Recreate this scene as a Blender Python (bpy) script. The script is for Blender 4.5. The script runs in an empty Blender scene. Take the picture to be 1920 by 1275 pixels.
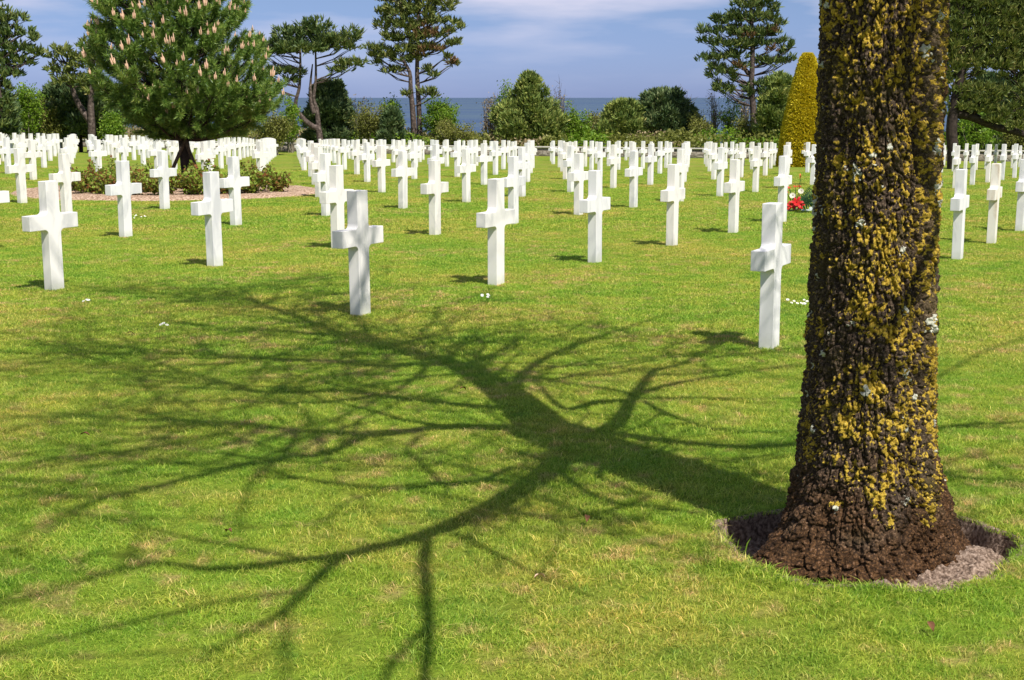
import bpy, math, random
import numpy as np
from mathutils import Vector, Matrix
random.seed(7); RS=np.random.RandomState(11)
scene=bpy.context.scene
COL=scene.collection
R=math.radians

# ------------------------------------------------------------------ camera, sky, sun, exposure
F=2535.0; CX,CY=960.0,637.5; HC=1.744; PITCH=math.atan((CY-181)/F)
cam=bpy.data.cameras.new('camera'); co=bpy.data.objects.new('camera',cam); COL.objects.link(co)
cam.sensor_width=36; cam.lens=36*F/1920; cam.clip_start=.05; cam.clip_end=200000
co.location=(0,0,HC); co.rotation_euler=(R(90)-PITCH,0,0)
scene.camera=co
SUN_AZ=R(-58); SUN_LEN=.75                       # horizontal direction towards the sun, shadow length per metre
SX,SY=SUN_LEN*math.cos(SUN_AZ),SUN_LEN*math.sin(SUN_AZ)
w=bpy.data.worlds.new('World'); scene.world=w; w.use_nodes=True
nt=w.node_tree; nt.nodes.clear()
out=nt.nodes.new('ShaderNodeOutputWorld'); bg=nt.nodes.new('ShaderNodeBackground'); bg.inputs[1].default_value=.068
sky=nt.nodes.new('ShaderNodeTexSky'); sky.sky_type='NISHITA'; sky.sun_disc=False
sky.sun_elevation=math.atan(1/SUN_LEN); sky.sun_rotation=math.atan2(SX,SY)
sky.air_density=1.0; sky.dust_density=.3; sky.ozone_density=5.0; sky.altitude=50
tc=nt.nodes.new('ShaderNodeTexCoord')
mp=nt.nodes.new('ShaderNodeMapping'); mp.inputs['Scale'].default_value=(6,6,34); mp.inputs['Location'].default_value=(3.1,.4,.35)
nz=nt.nodes.new('ShaderNodeTexNoise'); nz.inputs['Scale'].default_value=1.0; nz.inputs['Detail'].default_value=7; nz.inputs['Roughness'].default_value=.5
cr=nt.nodes.new('ShaderNodeValToRGB'); cr.color_ramp.elements[0].position=.44; cr.color_ramp.elements[1].position=.66
sp=nt.nodes.new('ShaderNodeSeparateXYZ'); mr=nt.nodes.new('ShaderNodeMapRange')
mr.inputs[1].default_value=.012; mr.inputs[2].default_value=.07; mr.inputs[3].default_value=.12; mr.inputs[4].default_value=.95
mu=nt.nodes.new('ShaderNodeMath'); mu.operation='MULTIPLY'
tint=nt.nodes.new('ShaderNodeMix'); tint.data_type='RGBA'; tint.blend_type='MULTIPLY'; tint.inputs[0].default_value=1

tr_=nt.nodes.new('ShaderNodeValToRGB'); tr_.color_ramp.elements[0].position=0; tr_.color_ramp.elements[0].color=(.53,.67,1.38,1)
tr_.color_ramp.elements[1].position=.25; tr_.color_ramp.elements[1].color=(1,.97,.92,1)
e_=tr_.color_ramp.elements.new(.075); e_.color=(.68,.72,1.02,1)
nt.links.new(tr_.outputs[0],tint.inputs[7])
mx=nt.nodes.new('ShaderNodeMix'); mx.data_type='RGBA'; mx.inputs[7].default_value=(7.6,7.7,9.6,1)
L=nt.links.new
L(tc.outputs['Generated'],mp.inputs[0]); L(mp.outputs[0],nz.inputs['Vector']); L(nz.outputs[0],cr.inputs[0])
L(tc.outputs['Generated'],sp.inputs[0]); L(sp.outputs[2],tr_.inputs[0]); L(sp.outputs[2],mr.inputs[0]); L(cr.outputs[0],mu.inputs[0]); L(mr.outputs[0],mu.inputs[1])
L(sky.outputs[0],tint.inputs[6]); L(tint.outputs[2],mx.inputs[6]); L(mu.outputs[0],mx.inputs[0])
L(mx.outputs[2],bg.inputs[0]); L(bg.outputs[0],out.inputs[0])
sl=bpy.data.lights.new('sun','SUN'); sl.energy=4.9; sl.angle=R(.42); sl.color=(1,.955,.88)
so=bpy.data.objects.new('sun',sl); COL.objects.link(so)
so.rotation_euler=Vector((SX,SY,1)).to_track_quat('Z','Y').to_euler(); so.location=(20,-30,50)
vs=scene.view_settings; vs.view_transform='Standard'; vs.look='None'; vs.exposure=.42; vs.gamma=1; vs.use_curve_mapping=False
scene.render.engine='CYCLES'
scene.cycles.max_bounces=6; scene.cycles.transparent_max_bounces=8

# ------------------------------------------------------------------ ground shape and pixel helpers
def wall_dist(x,y): return (88-.53*x-y)/math.hypot(1,.53)      # metres in front of the low wall
def ground(x,y):
    x=np.asarray(x,float); y=np.asarray(y,float)
    wd=(88-.53*x-y)/1.1317
    s=np.maximum(0,7-wd)
    yy=y-s*.883; xx=x-s*.468
    lat=-.000189*xx*np.minimum(yy,90)
    z=.00306*xx-.00721*yy-.000218*np.where(yy>0,yy*yy,0)+np.clip(lat,-.6,.7)
    z=z+np.clip(-(xx+9),0,60)*.010
    fall=np.clip(-wd-22,0,200)
    z=z-fall*fall*.02
    return np.maximum(z,-75)
def gz(x,y): return float(ground(x,y))
cP,sP=math.cos(PITCH),math.sin(PITCH)
def ray(px,py):
    a=(px-CX)/F; b=-(py-CY)/F
    return a, cP+b*sP, -sP+b*cP      # direction for unit camera depth
def at(px,py,Y):
    a,fy,fz=ray(px,py); t=Y/fy
    return Vector((a*t,Y,HC+fz*t))
def on_ground(px,py):
    a,fy,fz=ray(px,py); t=1.0; last=0
    for _ in range(60):
        t=(HC-gz(a*t,fy*t))/-fz if fz<0 else 50
    return a*t,fy*t
def pix(x,y,z):
    z=z-HC; Z=y*cP-z*sP; up=y*sP+z*cP
    return CX+F*x/Z, CY-F*up/Z

# ------------------------------------------------------------------ numpy noise
def _h(ix,iy,iz,s):
    n=(ix*73856093 ^ iy*19349663 ^ iz*83492791 ^ (s*2654435761 & 0x7fffffff)).astype(np.int64) & 0x7fffffff
    n=(n*1103515245+12345)&0x7fffffff; n^=n>>13; n=(n*69069+1)&0x7fffffff; n^=n>>11
    return (n&0xfffff)/float(0xfffff)
def vnoise(p,s=0):
    p=np.asarray(p,float); i=np.floor(p).astype(np.int64); f=p-i; f=f*f*(3-2*f); r=0
    for a in (0,1):
        for b in (0,1):
            for c in (0,1):
                wgt=(f[:,0] if a else 1-f[:,0])*(f[:,1] if b else 1-f[:,1])*(f[:,2] if c else 1-f[:,2])
                r=r+wgt*_h(i[:,0]+a,i[:,1]+b,i[:,2]+c,s)
    return r
def fbm(p,o=4,s=0,g=.5):
    p=np.asarray(p,float); r=0;a=1;t=0
    for k in range(o):
        r=r+a*vnoise(p*2**k,s+k*17); t+=a; a*=g
    return r/t
def voro(p,s=0):
    i=np.floor(p).astype(np.int64); best=np.full(len(p),9.); b2=np.full(len(p),9.); idv=np.zeros(len(p))
    for a in (-1,0,1):
        for b in (-1,0,1):
            for c in (-1,0,1):
                j=i+np.array([a,b,c]); o=np.stack([_h(j[:,0],j[:,1],j[:,2],s+k) for k in range(3)],1)
                d=np.linalg.norm(j+o-p,axis=1); m=d<best
                b2=np.where(m,best,np.minimum(b2,d)); idv=np.where(m,_h(j[:,0],j[:,1],j[:,2],s+9),idv); best=np.where(m,d,best)
    return best,b2,idv
def sstep(a,b,x): t=np.clip((x-a)/(b-a),0,1); return t*t*(3-2*t)

# ------------------------------------------------------------------ mesh helpers
def mesh_np(name,V,Fc,mat=None,parent=None,smooth=False,attrs=None,mats=None,mi=None):
    V=np.asarray(V,np.float32); Fc=np.asarray(Fc,np.int32)
    me=bpy.data.meshes.new(name); k=Fc.shape[1]
    me.vertices.add(len(V)); me.vertices.foreach_set('co',V.ravel())
    me.loops.add(Fc.size); me.loops.foreach_set('vertex_index',Fc.ravel())
    me.polygons.add(len(Fc)); me.polygons.foreach_set('loop_start',np.arange(len(Fc),dtype=np.int32)*k)
    try: me.polygons.foreach_set('loop_total',np.full(len(Fc),k,np.int32))
    except Exception: pass
    me.update(calc_edges=True)
    if smooth: me.polygons.foreach_set('use_smooth',np.ones(len(Fc),bool))
    for m in (mats or ([mat] if mat else [])): me.materials.append(m)
    if mi is not None: me.polygons.foreach_set('material_index',np.asarray(mi,np.int32))
    for an,av in (attrs or {}).items():
        at_=me.attributes.new(an,'FLOAT','POINT'); at_.data.foreach_set('value',np.asarray(av,np.float32))
    me.validate()
    o=bpy.data.objects.new(name,me); COL.objects.link(o)
    if parent is not None: o.parent=parent
    return o
def empty(name,loc=(0,0,0),rz=0):
    o=bpy.data.objects.new(name,None); COL.objects.link(o); o.location=loc; o.rotation_euler=(0,0,rz); o.empty_display_size=.2; return o
def tag(o,label=None,cat=None,group=None,kind=None):
    if label: o['label']=label
    if cat: o['category']=cat
    if group: o['group']=group
    if kind: o['kind']=kind
    return o
class Tubes:
    """collects tapered tubes into one mesh"""
    def __init__(s): s.V=[];s.F=[];s.n=0
    def add(s,pts,rad,seg=6):
        P=[Vector(p) for p in pts]; rings=[]
        up=Vector((.31,.77,.55)).normalized()
        for i,p in enumerate(P):
            d=(P[min(i+1,len(P)-1)]-P[max(i-1,0)]).normalized()
            a=d.cross(up); a=a.normalized() if a.length>1e-4 else Vector((1,0,0)); b=d.cross(a)
            for k in range(seg):
                t=2*math.pi*k/seg; s.V.append(p+(a*math.cos(t)+b*math.sin(t))*rad[i])
        for i in range(len(P)-1):
            for k in range(seg):
                k2=(k+1)%seg; o=s.n+i*seg
                s.F.append((o+k,o+k2,o+seg+k2,o+seg+k))
        s.n+=len(P)*seg
    def build(s,name,mat,parent=None):
        return mesh_np(name,np.array([tuple(v) for v in s.V]),s.F,mat,parent,smooth=True)
def unit(a): return a/np.maximum(1e-9,np.linalg.norm(a,axis=-1,keepdims=True))
def blades(C,D,length,width,spread,n,rs,jit=0.0,lvar=.3):
    """n needle/leaf triangles (as thin quads) at every centre C pointing about D"""
    C=np.repeat(C,n,0); D=np.repeat(D,n,0); N=len(C)
    d=unit(D+rs.normal(0,1,(N,3))*spread)
    s=unit(np.cross(d,rs.normal(0,1,(N,3))))
    l=(length*(1+rs.uniform(-lvar,lvar,N)))[:,None]
    if jit: C=C+rs.normal(0,1,(N,3))*jit
    w2=(width*(1+rs.uniform(-.3,.3,N)))[:,None]*.5
    V=np.stack([C-s*w2*.6,C+s*w2*.6,C+d*l*.55+s*w2,C+d*l,C+d*l*.55-s*w2],1)
    idx=np.arange(N)[:,None]*5
    T=np.concatenate([idx+np.array([[0,1,2]]),idx+np.array([[0,2,4]]),idx+np.array([[4,2,3]])],0)
    return V.reshape(-1,3),T
def leaves(C,size,rs,jit,n,flat=0.3,aspect=1.6,up=.3):
    C=np.repeat(C,n,0)+rs.normal(0,1,(len(C)*n,3))*jit; N=len(C)
    nm=unit(rs.normal(0,1,(N,3))+np.array([0,0,up])); a=unit(np.cross(nm,rs.normal(0,1,(N,3)))); b=np.cross(nm,a)
    s=(size*(1+rs.uniform(-.4,.4,N)))[:,None]
    V=np.stack([C-a*s*aspect*.5,C-b*s*.5,C+a*s*aspect*.5,C+b*s*.5],1)
    return V.reshape(-1,3),(np.arange(N)[:,None]*4+np.arange(4)[None])
def joinVF(L_):
    V=[];Fs=[];n=0
    for v,f in L_: V.append(v); Fs.append(f+n); n+=len(v)
    return np.concatenate(V),np.concatenate(Fs)

# ------------------------------------------------------------------ materials
def newmat(name):
    m=bpy.data.materials.new(name); m.use_nodes=True; n=m.node_tree; n.nodes.clear()
    o=n.nodes.new('ShaderNodeOutputMaterial'); return m,n,o
def N_(n,t,**k):
    x=n.nodes.new(t)
    for a,b in k.items(): setattr(x,a,b)
    return x
def ramp(n,stops,src):
    r=n.nodes.new('ShaderNodeValToRGB'); e=r.color_ramp.elements
    while len(e)<len(stops): e.new(.5)
    for i,(p,c) in enumerate(stops): e[i].position=p; e[i].color=(*c,1)
    n.links.new(src,r.inputs[0]); return r.outputs[0]
def noise(n,scale,detail=4,rough=.5,src=None,dim=None):
    x=n.nodes.new('ShaderNodeTexNoise'); x.inputs['Scale'].default_value=scale; x.inputs['Detail'].default_value=detail; x.inputs['Roughness'].default_value=rough
    if src: n.links.new(src,x.inputs['Vector'])
    return x.outputs[0]
def geo_pos(n): return n.nodes.new('ShaderNodeNewGeometry').outputs['Position']
def mixc(n,a,b,f,mode='MIX'):
    x=n.nodes.new('ShaderNodeMix'); x.data_type='RGBA'; x.blend_type=mode
    for s,i in ((f,0),(a,6),(b,7)):
        if isinstance(s,(int,float)): x.inputs[i].default_value=s
        elif isinstance(s,tuple): x.inputs[i].default_value=(*s,1)
        else: n.links.new(s,x.inputs[i])
    return x.outputs[2]
def bsdf(n,o,col,rough=.8,spec=.3,bump=None,bs=.3,bd=.01):
    p=n.nodes.new('ShaderNodeBsdfPrincipled'); p.inputs['Roughness'].default_value=rough; p.inputs['Specular IOR Level'].default_value=spec
    if isinstance(col,tuple): p.inputs['Base Color'].default_value=(*col,1)
    else: n.links.new(col,p.inputs['Base Color'])
    if bump is not None:
        b=n.nodes.new('ShaderNodeBump'); b.inputs['Strength'].default_value=bs; b.inputs['Distance'].default_value=bd
        n.links.new(bump,b.inputs['Height']); n.links.new(b.outputs[0],p.inputs['Normal'])
    n.links.new(p.outputs[0],o.inputs[0]); return p
def foliage(name,stops,trans=.3,rough=.5,spec=.25,posscale=1.5,tcol=None,pw=.35):
    """leaf shader: colour varies leaf to leaf and clump to clump, some light passes through"""
    m,n,o=newmat(name); g=n.nodes.new('ShaderNodeNewGeometry')
    nz=noise(n,posscale,3,.6,g.outputs['Position'])
    a=n.nodes.new('ShaderNodeMapRange'); a.inputs[1].default_value=.3; a.inputs[2].default_value=.7; n.links.new(nz,a.inputs[0])
    b=n.nodes.new('ShaderNodeMix'); b.data_type='FLOAT'; b.inputs[0].default_value=pw
    n.links.new(g.outputs['Random Per Island'],b.inputs[2]); n.links.new(a.outputs[0],b.inputs[3])
    c=ramp(n,stops,b.outputs[0])
    p=n.nodes.new('ShaderNodeBsdfPrincipled'); p.inputs['Roughness'].default_value=rough; p.inputs['Specular IOR Level'].default_value=spec
    n.links.new(c,p.inputs['Base Color'])
    t=n.nodes.new('ShaderNodeBsdfTranslucent'); n.links.new(mixc(n,c,tcol or (.9,1,.35),.35,'MULTIPLY') if tcol else c,t.inputs[0])
    s=n.nodes.new('ShaderNodeMixShader'); s.inputs[0].default_value=trans
    n.links.new(p.outputs[0],s.inputs[1]); n.links.new(t.outputs[0],s.inputs[2]); n.links.new(s.outputs[0],o.inputs[0]); return m
def plain(name,stops,scale=4,rough=.85,spec=.2,bs=.4,bd=.01,detail=6):
    m,n,o=newmat(name); nz_=noise(n,scale,detail,.6,geo_pos(n)); bsdf(n,o,ramp(n,stops,nz_),rough,spec,nz_,bs,bd); return m

def lawn_color(n):
    """patchy lawn: lush green, yellow-green, and dry straw flecks, in metres of world position"""
    P=geo_pos(n)
    mpn=n.nodes.new('ShaderNodeMapping'); n.links.new(P,mpn.inputs[0]); mpn.inputs['Scale'].default_value=(1,1,.001)
    v=mpn.outputs[0]
    big=noise(n,.33,3,.5,v); med=noise(n,1.9,5,.6,v); fine=noise(n,26,3,.6,v)
    c1=ramp(n,[(.30,(.19,.40,.035)),(.46,(.32,.49,.050)),(.58,(.43,.51,.068)),(.70,(.60,.55,.15))],med)
    c2=ramp(n,[(.3,(.23,.43,.040)),(.5,(.36,.48,.050)),(.62,(.56,.50,.100))],big)
    c=mixc(n,c1,c2,.45)
    st=noise(n,5.2,5,.62,v); st2=noise(n,.55,2,.5,v)
    mm=n.nodes.new('ShaderNodeMath'); mm.operation='MULTIPLY_ADD'; mm.inputs[1].default_value=.45; n.links.new(st2,mm.inputs[0]); n.links.new(st,mm.inputs[2])
    mk=n.nodes.new('ShaderNodeMapRange'); mk.inputs[1].default_value=.76; mk.inputs[2].default_value=.93; mk.inputs[3].default_value=0; mk.inputs[4].default_value=.72; n.links.new(mm.outputs[0],mk.inputs[0])
    c=mixc(n,c,(.66,.48,.20),mk.outputs[0])
    lush=n.nodes.new('ShaderNodeMapRange'); lush.inputs[1].default_value=.62; lush.inputs[2].default_value=.48; lush.inputs[3].default_value=0; lush.inputs[4].default_value=.72; n.links.new(mm.outputs[0],lush.inputs[0])
    c=mixc(n,c,(.15,.33,.034),lush.outputs[0])
    return c,fine,med
def grass_mat():
    m,n,o=newmat('grass_blade'); c,fine,med=lawn_color(n)
    g=n.nodes.new('ShaderNodeNewGeometry'); oi=n.nodes.new('ShaderNodeObjectInfo')
    rnd=g.outputs['Random Per Island']
    v=ramp(n,[(0,(.42,.52,.38)),(.45,(.95,1.0,.9)),(.84,(1.4,1.32,1.5)),(.94,(1.8,1.4,2.4)),(1,(2.1,1.45,3.2))],rnd)
    col=mixc(n,c,v,1.0,'MULTIPLY')
    v2=ramp(n,[(0,(.72,.86,.7)),(.6,(1.05,1.0,1.0)),(1,(1.35,1.12,1.3))],oi.outputs['Random'])
    col=mixc(n,col,v2,1.0,'MULTIPLY')
    p=n.nodes.new('ShaderNodeBsdfPrincipled'); p.inputs['Roughness'].default_value=.5; p.inputs['Specular IOR Level'].default_value=.25
    n.links.new(col,p.inputs['Base Color'])
    t=n.nodes.new('ShaderNodeBsdfTranslucent'); n.links.new(col,t.inputs[0])
    s=n.nodes.new('ShaderNodeMixShader'); s.inputs[0].default_value=.45
    n.links.new(p.outputs[0],s.inputs[1]); n.links.new(t.outputs[0],s.inputs[2]); n.links.new(s.outputs[0],o.inputs[0]); return m
def lawn_mat():
    m,n,o=newmat('lawn'); c,fine,med=lawn_color(n)
    P=geo_pos(n)
    f2=noise(n,9,6,.75,P)
    v=ramp(n,[(.3,(.33,.34,.30)),(.5,(.50,.50,.48)),(.7,(.72,.68,.68))],f2)
    col=mixc(n,c,v,1.0,'MULTIPLY')
    bsdf(n,o,col,.95,.05,f2,1.0,.05); return m
def marble_mat(name,base=(.80,.775,.745),stain=(.62,.61,.60)):
    m,n,o=newmat(name); tcn=n.nodes.new('ShaderNodeTexCoord'); oi=n.nodes.new('ShaderNodeObjectInfo')
    ad=n.nodes.new('ShaderNodeVectorMath'); ad.operation='ADD'
    cb=n.nodes.new('ShaderNodeVectorMath'); cb.operation='SCALE'; cb.inputs['Scale'].default_value=40
    rn=n.nodes.new('ShaderNodeCombineXYZ')
    for k in range(3): n.links.new(oi.outputs['Random'],rn.inputs[k])
    n.links.new(rn.outputs[0],cb.inputs[0]); n.links.new(tcn.outputs['Object'],ad.inputs[0]); n.links.new(cb.outputs[0],ad.inputs[1])
    mpn=n.nodes.new('ShaderNodeMapping'); mpn.inputs['Scale'].default_value=(1.5,1.5,.55); mpn.inputs['Rotation'].default_value=(.3,.5,.2); n.links.new(ad.outputs[0],mpn.inputs[0])
    nn=n.nodes.new('ShaderNodeTexNoise'); nn.inputs['Scale'].default_value=3.2; nn.inputs['Detail'].default_value=8; nn.inputs['Distortion'].default_value=1.2; n.links.new(mpn.outputs[0],nn.inputs['Vector'])
    c=ramp(n,[(.34,stain),(.5,base),(.8,tuple(min(.86,x*1.04) for x in base))],nn.outputs[0])
    tnt=ramp(n,[(0,(.94,.95,.98)),(.5,(1,1,1)),(1,(1.0,.97,.93))],oi.outputs['Random'])
    c=mixc(n,c,tnt,1.0,'MULTIPLY')
    fn=noise(n,140,3,.6,tcn.outputs['Object'])
    # rain splash and mown grass leave a faint stain along the foot
    sx=n.nodes.new('ShaderNodeSeparateXYZ'); n.links.new(tcn.outputs['Object'],sx.inputs[0])
    ng=noise(n,9,4,.6,ad.outputs[0]); mm=n.nodes.new('ShaderNodeMath'); mm.operation='MULTIPLY_ADD'; mm.inputs[1].default_value=-.16; n.links.new(ng,mm.inputs[0]); n.links.new(sx.outputs[2],mm.inputs[2])
    mk=n.nodes.new('ShaderNodeMapRange'); mk.inputs[1].default_value=-.06; mk.inputs[2].default_value=.05; mk.inputs[3].default_value=.4; mk.inputs[4].default_value=0; n.links.new(mm.outputs[0],mk.inputs[0])
    c=mixc(n,c,(.42,.44,.30),mk.outputs[0])
    bsdf(n,o,c,.62,.3,fn,.12,.003); return m
def bark_mat():
    m,n,o=newmat('lichen_bark'); P=geo_pos(n)
    def A(nm):
        a=n.nodes.new('ShaderNodeAttribute'); a.attribute_name=nm; return a.outputs['Fac']
    f=noise(n,95,5,.7,P); f2=noise(n,28,4,.6,P); f3=noise(n,260,2,.6,P)
    bark=ramp(n,[(.36,(.017,.010,.006)),(.5,(.056,.035,.021)),(.60,(.135,.092,.058)),(.70,(.30,.225,.165))],f)
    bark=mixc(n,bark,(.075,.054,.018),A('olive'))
    fk=noise(n,170,3,.7,P); fs=n.nodes.new('ShaderNodeMapRange'); fs.inputs[1].default_value=.60; fs.inputs[2].default_value=.68; fs.inputs[3].default_value=0; fs.inputs[4].default_value=.75; n.links.new(fk,fs.inputs[0])
    bark=mixc(n,bark,(.30,.24,.17),fs.outputs[0])
    bark=mixc(n,bark,ramp(n,[(.35,(.07,.045,.02)),(.55,(.20,.14,.06)),(.7,(.33,.26,.15))],f),A('tan'))  # tan crust plus the sunlit strip's brightness, painted into the bark colour
    moss=ramp(n,[(.36,(.014,.007,.003)),(.5,(.060,.028,.010)),(.60,(.15,.072,.024)),(.70,(.36,.22,.16))],f)
    c=mixc(n,bark,moss,A('moss'))
    yl=ramp(n,[(.34,(.16,.105,.014)),(.5,(.44,.29,.028)),(.62,(.66,.46,.065)),(.75,(.74,.58,.16))],f)
    wl=ramp(n,[(.3,(.36,.36,.27)),(.6,(.66,.65,.53))],f)
    def crisp(src,lo,hi):
        a=n.nodes.new('ShaderNodeMath'); a.operation='MULTIPLY_ADD'; a.inputs[1].default_value=1.0; a.inputs[2].default_value=-.5; n.links.new(f,a.inputs[0])
        b=n.nodes.new('ShaderNodeMath'); b.operation='ADD'; n.links.new(a.outputs[0],b.inputs[0]); n.links.new(src,b.inputs[1])
        r=n.nodes.new('ShaderNodeMapRange'); r.inputs[1].default_value=lo; r.inputs[2].default_value=hi; n.links.new(b.outputs[0],r.inputs[0]); return r.outputs[0]
    c=mixc(n,c,yl,crisp(A('yellow'),.42,.55)); c=mixc(n,c,wl,crisp(A('pale'),.42,.55))
    bsdf(n,o,c,.85,.25,f,.9,.012); return m

M={}
M['grass']=grass_mat(); M['lawn']=lawn_mat(); M['marble']=marble_mat('white_marble')
M['cream_marble']=marble_mat('cream_marble',(.80,.755,.68),(.62,.50,.38)); M['bark']=bark_mat()
M['soil']=plain('pale_soil',[(.36,(.085,.056,.040)),(.5,(.22,.155,.115)),(.64,(.40,.30,.235))],60,.95,.1,.8,.012)
M['mulch']=plain('bark_mulch',[(.36,(.13,.075,.045)),(.5,(.40,.27,.18)),(.62,(.62,.46,.35))],26,.95,.1,.9,.03)
M['twig']=plain('grey_bark',[(.35,(.06,.048,.038)),(.65,(.16,.13,.105))],22)
M['pinebark']=plain('pine_bark',[(.35,(.035,.026,.022)),(.55,(.095,.070,.058)),(.7,(.21,.165,.145))],7,bd=.05)
M['darkbark']=plain('dark_bark',[(.35,(.018,.013,.011)),(.65,(.055,.04,.032))],9)
M['stem']=plain('pale_stem',[(.35,(.13,.11,.08)),(.65,(.28,.24,.19))],8)
M['stake']=plain('weathered_stake',[(.35,(.05,.035,.025)),(.65,(.12,.085,.06))],14)
M['wall']=None
M['pine']=foliage('black_pine_needles',[(0, (0.036, 0.07, 0.024)), (0.45, (0.094, 0.143, 0.041)), (0.8, (0.191, 0.221, 0.058)), (1, (0.292, 0.276, 0.091))],.12,posscale=.35)
M['pine2']=foliage('olive_pine_needles',[(0, (0.049, 0.082, 0.024)), (0.45, (0.135, 0.174, 0.041)), (0.8, (0.247, 0.254, 0.065)), (1, (0.381, 0.306, 0.112))],.15,posscale=.4)
M['rusty']=foliage('rusty_needles',[(0,(.10,.055,.022)),(1,(.22,.13,.06))],.1)
M['young']=foliage('young_pine_needles',[(0, (0.052, 0.114, 0.024)), (0.4, (0.126, 0.222, 0.038)), (0.75, (0.253, 0.351, 0.061)), (1, (0.506, 0.486, 0.137))],.22,rough=.4,spec=.4,posscale=1.2)
M['candle']=plain('pine_candle',[(.3,(.60,.34,.22)),(.7,(.80,.56,.40))],30)
M['conifer']=foliage('dense_conifer_leaves',[(0, (0.07, 0.123, 0.032)), (0.5, (0.174, 0.233, 0.052)), (0.85, (0.38, 0.397, 0.099)), (1, (0.631, 0.521, 0.196))],.12,posscale=.8)
M['conifer_d']=foliage('dark_conifer_leaves',[(0, (0.035, 0.074, 0.032)), (0.5, (0.094, 0.146, 0.053)), (0.85, (0.189, 0.227, 0.085)), (1, (0.351, 0.346, 0.16))],.1,posscale=.8)
M['fresh']=foliage('fresh_leaves',[(0,(.07,.15,.012)),(.5,(.15,.26,.018)),(1,(.27,.36,.045))],.4,posscale=.6)
M['olive']=foliage('olive_leaves',[(0, (0.088, 0.106, 0.022)), (0.5, (0.188, 0.2, 0.04)), (1, (0.325, 0.312, 0.088))],.35,posscale=.6)
M['tan']=foliage('tan_twigs',[(0, (0.143, 0.111, 0.058)), (0.5, (0.286, 0.221, 0.117)), (1, (0.442, 0.351, 0.208))],.25,posscale=.6)
M['yew']=foliage('golden_yew_leaves',[(0,(.34,.27,.008)),(.45,(.60,.48,.014)),(.85,(.75,.62,.04)),(1,(.78,.68,.12))],.25,posscale=1.2,pw=.2)
M['yewcore']=plain('yew_core',[(.3,(.10,.085,.006)),(.7,(.22,.18,.012))],6)
M['rose']=foliage('rose_leaves',[(0, (0.268, 0.061, 0.033)), (0.3, (0.236, 0.129, 0.038)), (0.5, (0.205, 0.259, 0.038)), (0.8, (0.284, 0.414, 0.053)), (1, (0.536, 0.586, 0.09))],.3,posscale=2.2)
M['red']=plain('red_petals',[(.3,(.36,.008,.010)),(.7,(.58,.02,.02))],20,.5)
M['white']=plain('white_petals',[(.3,(.48,.44,.34)),(.7,(.70,.66,.56))],20,.6)
M['orange']=plain('orange_petals',[(.3,(.55,.10,.03)),(.7,(.75,.22,.08))],20,.6)
M['leaf']=foliage('bouquet_leaves',[(0,(.015,.055,.022)),(1,(.05,.12,.045))],.2)
M['wrap']=plain('pale_wrap',[(.3,(.42,.50,.48)),(.7,(.70,.76,.74))],12,.35,.6)
M['daisy']=plain('daisy_petals',[(.3,(.78,.78,.78)),(.7,(.85,.85,.84))],20,.6)
M['daisy_eye']=plain('daisy_eye',[(.3,(.65,.45,.03)),(.7,(.75,.55,.05))],20,.6)
def wall_m():
    m,n,o=newmat('dry_stone'); P=geo_pos(n); mpn=n.nodes.new('ShaderNodeMapping'); mpn.inputs['Scale'].default_value=(2.2,2.2,9); n.links.new(P,mpn.inputs[0])
    v=n.nodes.new('ShaderNodeTexVoronoi'); v.inputs['Scale'].default_value=1.4; n.links.new(mpn.outputs[0],v.inputs['Vector'])
    e=n.nodes.new('ShaderNodeTexVoronoi'); e.feature='DISTANCE_TO_EDGE'; e.inputs['Scale'].default_value=1.4; n.links.new(mpn.outputs[0],e.inputs['Vector'])
    c=ramp(n,[(.1,(.17,.145,.11)),(.5,(.26,.225,.175)),(.9,(.37,.33,.27))],v.outputs['Color'])
    c=mixc(n,(.06,.05,.04),c,ramp(n,[(.0,(0,0,0)),(.09,(1,1,1))],e.outputs['Distance']))
    bsdf(n,o,c,.95,.1,e.outputs['Distance'],.8,.04); return m
M['wall']=wall_m(); M['coping']=plain('coping_stone',[(.3,(.34,.32,.27)),(.7,(.50,.47,.41))],3)
def sea_m():
    m,n,o=newmat('sea_water'); P=geo_pos(n)
    mpn=n.nodes.new('ShaderNodeMapping'); mpn.inputs['Scale'].default_value=(.00025,.0011,1); n.links.new(P,mpn.inputs[0])
    nn=noise(n,1.0,4,.55,mpn.outputs[0])
    c=ramp(n,[(.36,(.045,.078,.165)),(.52,(.075,.115,.165)),(.62,(.055,.092,.165))],nn)
    m2=n.nodes.new('ShaderNodeMapping'); m2.inputs['Scale'].default_value=(.03,.12,1); n.links.new(P,m2.inputs[0])
    wv=noise(n,1.0,5,.6,m2.outputs[0])
    c=mixc(n,c,ramp(n,[(.3,(.86,.88,.9)),(.7,(1.12,1.1,1.08))],wv),1.0,'MULTIPLY')
    p=bsdf(n,o,c,.7,.08,wv,.4,1.5); return m
M['sea']=sea_m()

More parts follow.
